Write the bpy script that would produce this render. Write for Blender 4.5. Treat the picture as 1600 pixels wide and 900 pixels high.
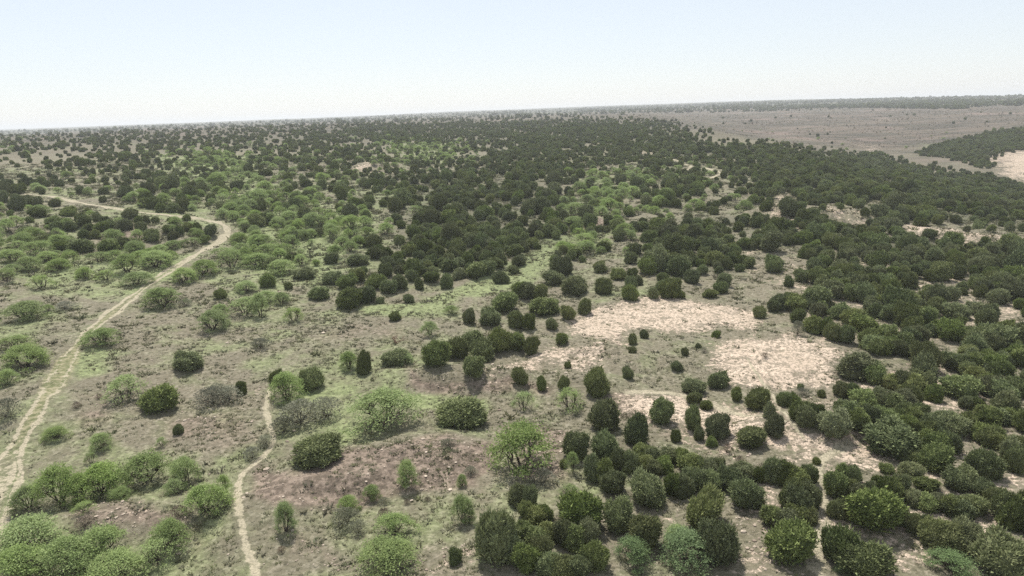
import bpy, math, numpy as np
from mathutils import Vector, Matrix
R_ = math.radians
sc = bpy.context.scene
for o in list(bpy.data.objects): bpy.data.objects.remove(o)

# ------------------------------------------------------------------ camera, sky, sun, exposure
CAM_Z = 30.0
FPX = 1081.0                      # focal length in pixels of a 1600 px wide frame
PITCH = math.atan(274 / FPX); ROLL = math.atan(0.033)
F = np.array([0, math.cos(PITCH), -math.sin(PITCH)])
r0 = np.array([1.0, 0, 0]); u0 = np.array([0, math.sin(PITCH), math.cos(PITCH)])
RT = math.cos(ROLL) * r0 - math.sin(ROLL) * u0
UP = math.sin(ROLL) * r0 + math.cos(ROLL) * u0
CAM = np.array([0, 0, CAM_Z])
cd = bpy.data.cameras.new('camera'); cam = bpy.data.objects.new('camera', cd)
sc.collection.objects.link(cam); sc.camera = cam
cd.lens = 36 * FPX / 1600; cd.sensor_width = 36; cd.clip_start = 0.5; cd.clip_end = 60000
M = Matrix(((RT[0], UP[0], -F[0], CAM[0]), (RT[1], UP[1], -F[1], CAM[1]), (RT[2], UP[2], -F[2], CAM[2]), (0, 0, 0, 1)))
cam.matrix_world = M

SUN_EL, SUN_AZ = 62.0, -14.0       # degrees; azimuth from +Y (view direction), negative = left
w = bpy.data.worlds.new('World'); sc.world = w; w.use_nodes = True
nt = w.node_tree; nt.nodes.clear()
sky = nt.nodes.new('ShaderNodeTexSky'); sky.sky_type = 'NISHITA'; sky.sun_disc = False
sky.sun_elevation = R_(SUN_EL); sky.sun_rotation = R_(SUN_AZ)
sky.altitude = 400; sky.air_density = 1.0; sky.dust_density = 0.6; sky.ozone_density = 1.0
hs = nt.nodes.new('ShaderNodeHueSaturation'); hs.inputs['Saturation'].default_value = 0.8
bg = nt.nodes.new('ShaderNodeBackground'); bg.inputs[1].default_value = 0.095
wo = nt.nodes.new('ShaderNodeOutputWorld')
nt.links.new(sky.outputs[0], hs.inputs['Color']); veil = nt.nodes.new('ShaderNodeMix'); veil.data_type = 'RGBA'; veil.inputs[0].default_value = .55     # thin even high haze
veil.inputs[7].default_value = (7.7, 8.0, 8.45, 1); nt.links.new(hs.outputs[0], veil.inputs[6]); nt.links.new(veil.outputs[2], bg.inputs[0]); nt.links.new(bg.outputs[0], wo.inputs[0])
sl = bpy.data.lights.new('sun', 'SUN'); sl.energy = 4.3; sl.angle = R_(0.5); sl.color = (1, 0.955, 0.89)
so = bpy.data.objects.new('sun', sl); sc.collection.objects.link(so)
sd = Vector((math.sin(R_(SUN_AZ)) * math.cos(R_(SUN_EL)), math.cos(R_(SUN_AZ)) * math.cos(R_(SUN_EL)), math.sin(R_(SUN_EL))))
so.rotation_euler = sd.to_track_quat('Z', 'Y').to_euler(); so.location = (0, 0, 90)
sc.view_settings.view_transform = 'Standard'; sc.view_settings.look = 'None'
sc.view_settings.exposure = 0.38; sc.view_settings.gamma = 1
sc.render.engine = 'CYCLES'
sc.cycles.use_denoising = False
sc.cycles.max_bounces = 5; sc.cycles.diffuse_bounces = 3; sc.cycles.glossy_bounces = 1
sc.cycles.transmission_bounces = 2; sc.cycles.volume_bounces = 1; sc.cycles.transparent_max_bounces = 8

# ------------------------------------------------------------------ small helpers
rng = np.random.default_rng(7)
def hash2(ix, iy, s):
    h = (ix.astype(np.int64) * 374761393 + iy.astype(np.int64) * 668265263 + s * 974711) & 0x7fffffff
    h = ((h ^ (h >> 13)) * 1274126177) & 0x7fffffff
    return ((h ^ (h >> 16)) & 0xffff) / 65535.0
def vnoise(x, y, s=0):
    ix = np.floor(x); iy = np.floor(y); fx = x - ix; fy = y - iy
    fx = fx * fx * fx * (fx * (fx * 6 - 15) + 10); fy = fy * fy * fy * (fy * (fy * 6 - 15) + 10)
    a = hash2(ix, iy, s); b = hash2(ix + 1, iy, s); c = hash2(ix, iy + 1, s); d = hash2(ix + 1, iy + 1, s)
    return (a + (b - a) * fx) * (1 - fy) + (c + (d - c) * fx) * fy - 0.5
def fbm(x, y, s=0, n=3):
    t = 0; a = 1.0
    for i in range(n):
        t = t + a * vnoise(x, y, s + i * 17); x = x * 2.03 + 3.1; y = y * 2.03 + 7.7; a *= 0.5
    return t
KR = np.array([0, 60, 100, 150, 200, 250, 300, 340, 380, 450, 600, 750, 1000, 1500, 2500, 5000, 14000.])
KA = np.radians([-36.5, -20.3, 0, 10.5, 16.0, 20.3, 29.0, 36.5])
KZ = np.array([
    [0, 0, 3, 7, 10.5, 13.5, 16, 17.3, 18.4, 20, 22, 23.6, 21.5, 20, 21, 25, 28],
    [0, 0, 2, 5, 8, 10.6, 13, 14.6, 16, 18, 21, 23.3, 22, 21, 24, 32, 38],
    [0, 0, 1, 3, 5, 7, 9, 10.4, 11.8, 14, 18, 21, 22, 23, 30, 48, 62],
    [0, 0, .5, 2, 4, 6, 8.5, 10, 11.6, 14, 18, 20.5, 21.5, 22, 30, 52, 66],
    [0, 0, 0, 1, 3, 5, 8, 10, 12, 14.5, 12, 12.5, 14.5, 20, 30.5, 54, 66],
    [0, 0, 0, 1, 3, 5, 8, 10.4, 11.5, 7.5, 5.5, 8, 12, 19.5, 31, 54, 64],
    [0, 0, -.5, 0, 1, 2, 1.5, -1.5, -4, -4, 2, 7.5, 12, 19.5, 29, 42, 46],
    [0, 0, -1, -1, -1, -3, -8, -9, -9, -5, 3, 7.5, 12.5, 19, 26.5, 32, 33.]])
LR = np.log(KR + 30)
def H(x, y):
    x = np.asarray(x, float); y = np.asarray(y, float)
    r = np.hypot(x, y); az = np.arctan2(x, y)
    back = np.clip((np.abs(az) - R_(60)) / R_(80), 0, 1); back = back * back * (3 - 2 * back)
    az = np.clip(az, KA[0], KA[-1])
    ia = np.clip(np.searchsorted(KA, az) - 1, 0, len(KA) - 2)
    ta = (az - KA[ia]) / (KA[ia + 1] - KA[ia]); ta = ta * ta * (3 - 2 * ta) * .5 + ta * .5
    lr = np.log(r + 30); ir = np.clip(np.searchsorted(LR, lr) - 1, 0, len(KR) - 2)
    def hermite(row, i):
        n = len(LR) - 1
        i0 = np.clip(i - 1, 0, n); i2 = i + 1; i3 = np.clip(i + 2, 0, n)
        t = np.clip((lr - LR[i]) / (LR[i2] - LR[i]), 0, 1)
        d = LR[i2] - LR[i]
        m1 = (KZ[row, i2] - KZ[row, i0]) / (LR[i2] - LR[i0]) * d; m2 = (KZ[row, i3] - KZ[row, i]) / (LR[i3] - LR[i]) * d
        t2 = t * t; t3 = t2 * t
        return (2*t3 - 3*t2 + 1) * KZ[row, i] + (t3 - 2*t2 + t) * m1 + (-2*t3 + 3*t2) * KZ[row, i2] + (t3 - t2) * m2
    z = hermite(ia, ir) * (1 - ta) + hermite(ia + 1, ir) * ta
    z = z * (1 - back)
    k = np.clip(r / 250, .3, 1.0)
    z = z + fbm(x / 60, y / 60, 3, 3) * 1.5 * k + fbm(x / 9, y / 9, 11, 3) * 0.42 * np.clip(1.5 - r / 400, .2, 1)
    far = np.clip((r - 700) / 900, 0, 1)
    z = z + far * (fbm(x / 420, y / 420, 23, 3) * 4.2 + np.clip((r - 2500) / 3000, 0, 1) * fbm(x / 1500, y / 1500, 29, 3) * 9)
    return z
MOUNDS = []
H0 = H
def H(x, y):
    z = H0(x, y); x = np.asarray(x, float); y = np.asarray(y, float); r = np.hypot(x, y)
    rd_ = 1 - np.abs(vnoise(x / 5.5 + vnoise(x / 9, y / 9, 5) * 2, y / 8.5, 131)) * 2.6
    z = z - np.clip(rd_, 0, 1) ** 4 * .38 * np.clip(1.6 - r / 300, 0, 1) * np.clip(vnoise(x / 30, y / 30, 133) * 3 + .6, 0, 1)
    for cx, cy, rx, ry, h in MOUNDS:
        dx = (x - cx) / rx + vnoise(x / 3.1, y / 3.1, 61) * .5 + vnoise(x / 1.3, y / 1.3, 62) * .22; dy = (y - cy) / ry + vnoise(x / 3.1, y / 3.1, 63) * .5 + vnoise(x / 1.3, y / 1.3, 64) * .22
        q = np.sqrt(dx * dx + dy * dy); z = z + h * (1 - np.clip((q - .55) / .75, 0, 1)) ** 1.3
    return z
def ray(px, py):
    px = np.asarray(px, float); py = np.asarray(py, float)
    d = F + RT * ((px - 800) / FPX)[..., None] - UP * ((py - 450) / FPX)[..., None]
    return d
TS = np.exp(np.linspace(math.log(24), math.log(13000), 420))
def ground(px, py):
    """photo pixel -> point on the terrain"""
    d = ray(np.atleast_1d(px), np.atleast_1d(py))
    P = CAM + d[:, None, :] * TS[None, :, None]
    below = P[..., 2] < H(P[..., 0], P[..., 1])
    i = np.where(below.any(1), below.argmax(1), len(TS) - 1)
    lo = TS[np.maximum(i - 1, 0)]; hi = TS[i]
    for _ in range(14):
        m = (lo + hi) / 2; Q = CAM + d * m[:, None]; b = Q[:, 2] < H(Q[:, 0], Q[:, 1])
        hi = np.where(b, m, hi); lo = np.where(b, lo, m)
    Q = CAM + d * hi[:, None]; Q[:, 2] = H(Q[:, 0], Q[:, 1]); return Q
MP = [(560, 735, 8, 4.5, 1.1), (420, 800, 4, 5, .6), (700, 592, 9, 3, 1.2), (850, 600, 8, 3, .7), (1262, 338, 15, 11, 2.6), (1010, 548, 12, 7, .8), (200, 812, 7, 3, .8), (1260, 668, 9, 3, .9), (590, 262, 12, 9, 1.8),
      (690, 700, 5, 4, .7), (1490, 372, 22, 8, 1.6), (1120, 378, 9, 6, 1.0), (240, 365, 14, 9, .9), (1170, 575, 9, 5, .6), (930, 350, 9, 8, 1.0), (940, 226, 20, 12, .6), (60, 650, 5, 4, .5), (1430, 560, 9, 5, .7)]
gm_ = ground(np.array([m[0] for m in MP], float), np.array([m[1] for m in MP], float))
MOUNDS += [(gm_[i, 0], gm_[i, 1], MP[i][2], MP[i][3], MP[i][4]) for i in range(len(MP))]
def project(x, y, z):
    P = np.stack([x, y, z], -1) - CAM
    dep = P @ F; dd = np.where(dep > 1, dep, 1)
    return 800 + FPX * (P @ RT) / dd, 450 - FPX * (P @ UP) / dd, dep

def link(o): sc.collection.objects.link(o); return o
def tag(o, label=None, cat=None, group=None, kind=None):
    for k, v in (('label', label), ('category', cat), ('group', group), ('kind', kind)):
        if v: o[k] = v
    return o
def mesh_np(name, V, Fc, mats=(), fmat=None, attrs=None, smooth=False):
    """V (n,3); Fc (m,3) or (m,4)"""
    me = bpy.data.meshes.new(name); V = np.asarray(V, np.float32)
    if isinstance(Fc, list): arrs = [np.asarray(f, np.int32) for f in Fc if len(f)]
    else: arrs = [np.asarray(Fc, np.int32)]
    me.vertices.add(len(V)); me.vertices.foreach_set('co', V.ravel())
    loops = np.concatenate([a.ravel() for a in arrs]); tot = np.concatenate([np.full(len(a), a.shape[1], np.int32) for a in arrs])
    st = np.concatenate([[0], np.cumsum(tot)[:-1]]).astype(np.int32)
    me.loops.add(len(loops)); me.loops.foreach_set('vertex_index', loops.astype(np.int32))
    me.polygons.add(len(tot)); me.polygons.foreach_set('loop_start', st)
    for m in mats: me.materials.append(m)
    if fmat is not None: me.polygons.foreach_set('material_index', np.asarray(fmat, np.int32))
    me.polygons.foreach_set('use_smooth', np.full(len(tot), bool(smooth)))
    me.update(calc_edges=True)
    for k, v in (attrs or {}).items():
        a = me.attributes.new(k, 'FLOAT', 'POINT'); a.data.foreach_set('value', np.asarray(v, np.float32))
    me.validate(); return me

# ------------------------------------------------------------------ materials
def newmat(name):
    m = bpy.data.materials.new(name); m.use_nodes = True; t = m.node_tree
    b = t.nodes['Principled BSDF']; b.inputs['Roughness'].default_value = 0.9
    b.inputs['Specular IOR Level'].default_value = 0.15
    return m, t, b
class N:
    def __init__(s, t): s.t = t
    def n(s, ty, **k):
        x = s.t.nodes.new(ty)
        for a, v in k.items(): setattr(x, a, v)
        return x
    def link(s, a, b): s.t.links.new(a, b)
    def val(s, sock, v):
        if isinstance(v, (int, float)): sock.default_value = v
        elif isinstance(v, tuple): sock.default_value = (*v, 1) if len(sock.default_value) == 4 and len(v) == 3 else v
        else: s.link(v, sock)
    def math(s, op, a, b=0.0, c=None, clamp=False):
        x = s.n('ShaderNodeMath', operation=op, use_clamp=clamp); s.val(x.inputs[0], a); s.val(x.inputs[1], b)
        if c is not None: s.val(x.inputs[2], c)
        return x.outputs[0]
    def ramp(s, v, a, b, lo=0.0, hi=1.0):
        x = s.n('ShaderNodeMapRange', interpolation_type='SMOOTHSTEP')
        s.val(x.inputs[0], v); x.inputs[1].default_value = a; x.inputs[2].default_value = b
        x.inputs[3].default_value = lo; x.inputs[4].default_value = hi; return x.outputs[0]
    def noise(s, vec, scale, detail=4, rough=.55, out=0):
        x = s.n('ShaderNodeTexNoise'); x.inputs['Scale'].default_value = scale; x.inputs['Detail'].default_value = detail
        x.inputs['Roughness'].default_value = rough; s.link(vec, x.inputs['Vector']); return x.outputs[out]
    def mix(s, f, a, b, mode='MIX'):
        x = s.n('ShaderNodeMix', data_type='RGBA', blend_type=mode); s.val(x.inputs[0], f); s.val(x.inputs[6], a); s.val(x.inputs[7], b); return x.outputs[2]
    def attr(s, name, inst=False):
        x = s.n('ShaderNodeAttribute', attribute_name=name); x.attribute_type = 'INSTANCER' if inst else 'GEOMETRY'; return x.outputs['Fac']

def ground_material(name, track=False):
    m, t, b = newmat(name); n = N(t)
    geo = n.n('ShaderNodeNewGeometry').outputs['Position']
    sand, green, red, litter = (n.attr(k) for k in ('sand', 'green', 'red', 'litter'))
    big = n.noise(geo, 0.035, 4); mid = n.noise(geo, 0.22, 5, .6); fine = n.noise(geo, 1.6, 6, .68); vf = n.noise(geo, 6.5, 4, .65)
    c = n.mix(n.ramp(big, .35, .65), (.228, .204, .143), (.262, .222, .164))
    c = n.mix(n.ramp(mid, .42, .66), c, (.182, .182, .108))
    c = n.mix(n.math('MULTIPLY', n.ramp(fine, .50, .58), .7), c, (.37, .33, .25))        # dry bleached grass
    dk = n.math('MULTIPLY', n.ramp(n.noise(geo, 2.6, 5, .7), .56, .47), n.ramp(mid, .35, .6, .35, .8))
    c = n.mix(n.math('MULTIPLY', n.math('SUBTRACT', 1.0, dk), .72), c, (.10, .095, .06))
    # reddish broken soil
    rm = n.ramp(n.math('ADD', red, n.math('MULTIPLY', n.math('SUBTRACT', mid, .5), .9)), .35, .65)
    c = n.mix(n.math('MULTIPLY', rm, .8), c, n.mix(n.ramp(fine, .42, .6), (.12, .09, .072), (.28, .215, .17)))
    # washed, banded far slopes
    pr_ = n.noise(geo, .012, 6, .65); mp = n.n('ShaderNodeMapping'); mp.inputs['Scale'].default_value = (.012, .05, .2); n.link(geo, mp.inputs[0]); st_ = n.noise(mp.outputs[0], 1.0, 7, .72)
    fs = n.attr('farslope'); c = n.mix(n.math('MULTIPLY', fs, .6), c, (.095, .075, .062)); c = n.mix(n.math('MULTIPLY', fs, n.ramp(n.noise(geo, .045, 8, .75), .50, .60, 0, .7)), c, (.045, .050, .03)); c = n.mix(n.math('MULTIPLY', fs, n.ramp(st_, .46, .56, 0, .75)), c, (.06, .055, .042)); c = n.mix(n.math('MULTIPLY', fs, n.ramp(pr_, .56, .62, 0, .6)), c, (.20, .15, .125))
        # green forbs and grass
    gm = n.ramp(n.math('ADD', green, n.math('MULTIPLY', n.math('SUBTRACT', mid, .5), .9)), .28, .75)
    gc = n.mix(n.ramp(fine, .4, .62), (.142, .17, .075), (.265, .30, .145))
    c = n.mix(n.math('MULTIPLY', gm, n.ramp(fine, .3, .52, .55, .95)), c, gc)
    # pale sand, caliche
    sn = n.math('ADD', n.math('MULTIPLY', sand, .9), n.math('MULTIPLY', n.math('SUBTRACT', mid, .5), 1.15))
    sn = n.math('ADD', sn, n.math('MULTIPLY', n.math('SUBTRACT', fine, .5), 1.5))
    sm = n.ramp(sn, .42, .62)
    scol = n.mix(n.ramp(mid, .35, .65), (.61, .495, .385), (.52, .415, .32))
    scol = n.mix(n.ramp(vf, .48, .6), scol, (.33, .275, .21)); scol = n.mix(n.math('MULTIPLY', n.ramp(fine, .47, .40), .7), scol, (.26, .22, .16))
    sm = n.math('MULTIPLY', sm, n.ramp(n.noise(geo, .55, 7, .78), .37, .49, .3, 1)); sm = n.math('MULTIPLY', sm, n.ramp(n.noise(geo, 2.1, 4, .7), .38, .5, .35, 1))
    c = n.mix(sm, c, scol)
    # tufts and pebbles as dark flecks
    v = n.n('ShaderNodeTexVoronoi'); v.inputs['Scale'].default_value = 1.55; v.inputs['Randomness'].default_value = 1; n.link(geo, v.inputs['Vector'])
    spot = n.ramp(v.outputs['Distance'], .16, .30, 1, 0)
    keep = n.ramp(n.noise(geo, .6, 2), .42, .58)
    fl = n.math('MULTIPLY', n.math('MULTIPLY', spot, keep), .72)
    c = n.mix(fl, c, (.085, .078, .05))
    v2 = n.n('ShaderNodeTexVoronoi'); v2.inputs['Scale'].default_value = 4.2; n.link(geo, v2.inputs['Vector'])
    spot2 = n.math('MULTIPLY', n.ramp(v2.outputs['Distance'], .15, .3, 1, 0), n.ramp(n.noise(geo, 1.1, 3), .46, .6))
    c = n.mix(n.math('MULTIPLY', spot2, .55), c, (.10, .09, .06))
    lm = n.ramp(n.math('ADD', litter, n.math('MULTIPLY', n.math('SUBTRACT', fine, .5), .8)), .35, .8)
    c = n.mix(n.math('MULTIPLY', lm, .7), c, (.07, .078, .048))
    if track:
        tr = n.attr('rut'); ce = n.attr('centre')
        tn = n.math('ADD', tr, n.math('MULTIPLY', n.math('SUBTRACT', fine, .5), 1.9))
        tn = n.math('ADD', tn, n.math('MULTIPLY', n.math('SUBTRACT', mid, .5), 1.0))
        gcol = n.mix(n.ramp(fine, .42, .6), (.13, .145, .062), (.30, .27, .165))
        c = n.mix(n.math('MULTIPLY', n.ramp(n.math('ADD', ce, n.math('MULTIPLY', n.math('SUBTRACT', fine, .5), .5)), .25, .6), .85), c, gcol)
        tcol = n.mix(n.ramp(vf, .42, .6), (.42, .37, .265), (.30, .27, .19)); tcol = n.mix(n.math('MULTIPLY', n.ramp(fine, .46, .4), .6), tcol, (.19, .18, .115))
        c = n.mix(n.ramp(tn, .38, .62), c, tcol)
    n.link(c, b.inputs['Base Color'])
    bp = n.n('ShaderNodeBump'); bp.inputs['Strength'].default_value = .9; bp.inputs['Distance'].default_value = .22
    hgt = n.math('ADD', n.math('MULTIPLY', fine, .9), n.math('MULTIPLY', vf, .35))
    hgt = n.math('ADD', hgt, n.math('MULTIPLY', spot, .35)); hgt = n.math('MULTIPLY', hgt, n.ramp(sm, 0, 1, 1, .45))
    n.link(hgt, bp.inputs['Height']); n.link(bp.outputs[0], b.inputs['Normal'])
    return m
MG = ground_material('ground_soil'); MT = ground_material('track_soil', True)

def leaf_material(name, cols, transl=.25, rnd=.35, vr=(.78, 1.25), sr=(.8, 1.08)):
    m, t, b = newmat(name); n = N(t)
    tint = n.attr('tint'); oi = n.n('ShaderNodeObjectInfo').outputs['Random']
    c = n.mix(tint, cols[0], cols[1])
    c = n.mix(n.math('MULTIPLY', oi, rnd + .2), c, cols[2])
    hv = n.n('ShaderNodeHueSaturation'); n.link(c, hv.inputs['Color'])
    r2 = n.math('FRACT', n.math('MULTIPLY', oi, 7.31)); n.link(n.ramp(r2, 0, 1, vr[0], vr[1]), hv.inputs['Value'])
    r3 = n.math('FRACT', n.math('MULTIPLY', oi, 13.7)); n.link(n.ramp(r3, 0, 1, sr[0], sr[1]), hv.inputs['Saturation'])
    n.link(hv.outputs[0], b.inputs['Base Color'])
    if transl:
        tr = n.n('ShaderNodeBsdfTranslucent'); n.link(hv.outputs[0], tr.inputs[0])
        mx = n.n('ShaderNodeMixShader'); mx.inputs[0].default_value = transl
        n.link(b.outputs[0], mx.inputs[1]); n.link(tr.outputs[0], mx.inputs[2]); n.link(mx.outputs[0], t.nodes['Material Output'].inputs[0])
    return m
MJ = leaf_material('juniper_foliage', ((.11, .148, .050), (.335, .40, .152), (.24, .24, .12)), .32, .45)
MM = leaf_material('mesquite_foliage', ((.175, .25, .068), (.39, .495, .175), (.35, .41, .20)), .42, .25, (.85, 1.15), (.88, 1.02))
MB = leaf_material('blue_green_foliage', ((.12, .185, .068), (.27, .37, .15), (.20, .27, .13)), .4, .2, (.85, 1.05), (.85, .98))
MS = leaf_material('grey_shrub_foliage', ((.14, .145, .10), (.27, .275, .19), (.2, .2, .15)), .3, .4)
MBR = leaf_material('brown_shrub_foliage', ((.095, .065, .045), (.19, .13, .09), (.14, .12, .08)), .1, .4)
MTU = leaf_material('dry_grass_blade', ((.15, .14, .08), (.33, .30, .20), (.14, .165, .07)), .2, .6)
MBK, tb, bb = newmat('bark'); nb = N(tb)
gb = nb.n('ShaderNodeTexCoord').outputs['Object']
nb.link(nb.mix(nb.ramp(nb.noise(gb, 14, 4), .4, .6), (.045, .035, .028), (.11, .088, .07)), bb.inputs['Base Color'])
MDW, tb, bb = newmat('dead_wood'); nb = N(tb)
gb = nb.n('ShaderNodeTexCoord').outputs['Object']
nb.link(nb.mix(nb.ramp(nb.noise(gb, 14, 4), .4, .6), (.19, .12, .085), (.30, .20, .15)), bb.inputs['Base Color'])

# ------------------------------------------------------------------ plant meshes (unit width 1, unit height 1: scaled per plant)
def ico(sub):
    import bmesh
    b = bmesh.new(); bmesh.ops.create_icosphere(b, subdivisions=sub, radius=1)
    V = np.array([v.co[:] for v in b.verts]); Fc = np.array([[v.index for v in f.verts] for f in b.faces]); b.free(); return V, Fc
ICO1 = ico(1); ICO2 = ico(2); ICO3 = ico(3)
def sprays(P, D, L, Wd, rg, tint, sides=3):
    """little open cones at P pointing to D"""
    n = len(P); D = D / np.linalg.norm(D, axis=1)[:, None]
    a = np.cross(D, rg.normal(size=(n, 3))); a /= np.linalg.norm(a, axis=1)[:, None]; b = np.cross(D, a)
    V = [P + D * L[:, None]]
    for k in range(sides):
        th = 2 * math.pi * k / sides
        V.append(P + (a * math.cos(th) + b * math.sin(th)) * Wd[:, None] * rg.uniform(.6, 1.3, (n, 1)))
    V = np.stack(V, 1).reshape(-1, 3); base = np.arange(n) * (sides + 1)
    Fc = np.concatenate([np.stack([base, base + 1 + k, base + 1 + (k + 1) % sides], 1) for k in range(sides)])
    return V, Fc, np.repeat(tint, sides + 1)
def leaves(P, D, S, rg, tint):
    """small kite leaves"""
    n = len(P); D = D / np.linalg.norm(D, axis=1)[:, None]
    a = np.cross(D, rg.normal(size=(n, 3))); a /= np.linalg.norm(a, axis=1)[:, None]
    V = np.stack([P - D * S[:, None], P + a * S[:, None] * .5, P + D * S[:, None], P - a * S[:, None] * .5], 1).reshape(-1, 3)
    i = np.arange(n) * 4
    return V, np.stack([i, i + 1, i + 2, i + 3], 1), np.repeat(tint, 4)
def tube(pts, rad, sides=5):
    pts = np.asarray(pts, float); V = []; Fc = []
    for i, p in enumerate(pts):
        d = pts[min(i + 1, len(pts) - 1)] - pts[max(i - 1, 0)]; d = d / (np.linalg.norm(d) + 1e-9)
        a = np.cross(d, [0.31, 0.87, 0.38]); a /= np.linalg.norm(a) + 1e-9; b = np.cross(d, a)
        for k in range(sides):
            t = 2 * math.pi * k / sides; V.append(p + (a * math.cos(t) + b * math.sin(t)) * rad[i])
    for i in range(len(pts) - 1):
        for k in range(sides):
            A = i * sides + k; B = i * sides + (k + 1) % sides; Fc.append([A, B, B + sides, A + sides])
    return np.array(V), np.array(Fc)
def join(parts):
    V = []; Q = []; o = 0
    for v, f in parts: V.append(v); Q.append(f + o); o += len(v)
    return np.concatenate(V), np.concatenate(Q)

def juniper(seed, form):
    rg = np.random.default_rng(seed); L = []
    if form == 'dome':
        ex = rg.uniform(.34, .42)
        L.append((np.array([0, 0, .40]), np.array([ex, .40, .50])))
        for k in range(9):
            a = k * 2.4 + rg.uniform(-.4, .4); r = rg.uniform(.20, .30); s = rg.uniform(.16, .24)
            L.append((np.array([math.cos(a) * r, math.sin(a) * r, rg.uniform(.18, .60)]), np.array([s, s, s * rg.uniform(1.1, 1.6)])))
    elif form == 'cone':
        L.append((np.array([0, 0, .36]), np.array([.38, .38, .42]))); L.append((np.array([.03, 0, .60]), np.array([.32, .31, .36])))
        for k in range(9):
            a = k * 2.4 + rg.uniform(-.4, .4); z = rg.uniform(.15, .75); r = .30 * (1 - z * .35); s = rg.uniform(.12, .2)
            L.append((np.array([math.cos(a) * r, math.sin(a) * r, z]), np.array([s, s, s * rg.uniform(1.1, 1.7)])))
    else:                                                     # several stems side by side
        for k in range(rg.integers(3, 5)):
            a = k * 2.1 + rg.uniform(-.5, .5); r = rg.uniform(.14, .24); s = rg.uniform(.24, .31); h = rg.uniform(.36, .5)
            L.append((np.array([math.cos(a) * r, math.sin(a) * r, h * .8]), np.array([s, s, h])))
        for k in range(7):
            a = k * 2.4 + rg.uniform(-.4, .4); r = rg.uniform(.25, .36); s = rg.uniform(.12, .17)
            L.append((np.array([math.cos(a) * r, math.sin(a) * r, rg.uniform(.15, .5)]), np.array([s, s, s * 1.4])))
    big = list(L)
    for k in range(34):                                       # billows of growth over the main masses
        c, s = big[rg.integers(len(big))]; d = rg.normal(size=3); d /= np.linalg.norm(d)
        if d[2] < -.3: d[2] = -d[2]
        q = rg.uniform(.065, .125); p = c + d * s * .92
        if p[2] > .06: L.append((p, np.array([q, q, q * rg.uniform(1.0, 1.4)])))
    P = []; D = []
    for c, s in L:
        n = int(9000 * s[0] * s[2])+60
        d = rg.normal(size=(n, 3)); d /= np.linalg.norm(d, axis=1)[:, None]; d = d[d[:, 2] > -.75]
        # lumps of growth
        lump = np.sin(d[:, 0] * 7 + seed) * np.sin(d[:, 1] * 7 + 2) * np.sin(d[:, 2] * 6 + 1) * .10
        p = c + d * s * (1 + lump + rg.uniform(-.12, .03, len(d)))[:, None]
        nn = d / s; P.append(p); D.append(nn / np.linalg.norm(nn, axis=1)[:, None])
    P = np.concatenate(P); D = np.concatenate(D)
    inside = np.zeros(len(P), bool)
    for c, s in L: inside |= (((P - c) / (s * .88)) ** 2).sum(1) < 1
    keep = ~inside & (P[:, 2] > .02); P = P[keep]; D = D[keep]; n = len(P)
    cl = np.sin(P[:, 0] * 19 + seed * 1.3) * np.sin(P[:, 1] * 17 + seed) * np.sin(P[:, 2] * 13)
    tint = np.clip(.45 + .3 * cl + rg.normal(0, .38, n), 0, 1)
    D2 = D * .9 + np.array([0, 0, .6]) + rg.normal(0, .32, (n, 3))
    stray = rg.random(n) < .16; P = P + D * (stray * rg.uniform(0, .11, n))[:, None]
    V, Fc, T = sprays(P - D * .012, D2, rg.uniform(.03, .10, n), rg.uniform(.012, .030, n), rg, tint)
    lean = rg.uniform(-.16, .16, 2); sq = rg.uniform(.84, 1.0)
    V2 = []; F2 = []; o = len(V); core = ICO2 if s[0] > .15 else ICO1
    for c, s in L:
        v = core[0] * s * (.88 + .05 * rg.normal(size=(len(core[0]), 1))) + c; v[:, 2] = np.maximum(v[:, 2], .015 + 0 * v[:, 2])
        V2.append(v); F2.append(core[1] + o); o += len(v)
    cv = np.concatenate(V2); V = np.concatenate([V, cv]); Fc = np.concatenate([Fc] + F2); T = np.concatenate([T, np.full(len(cv), .3)])
    V[:, :2] += V[:, 2:3] * lean; V[:, 1] *= sq
    tv, tf = tube([[0, 0, -.12], [.01, 0, .1], [0.02, .01, .3], [0, 0, .5]], [.045, .035, .028, .012], 6)
    return (V, Fc, T), (tv, tf)

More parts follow.
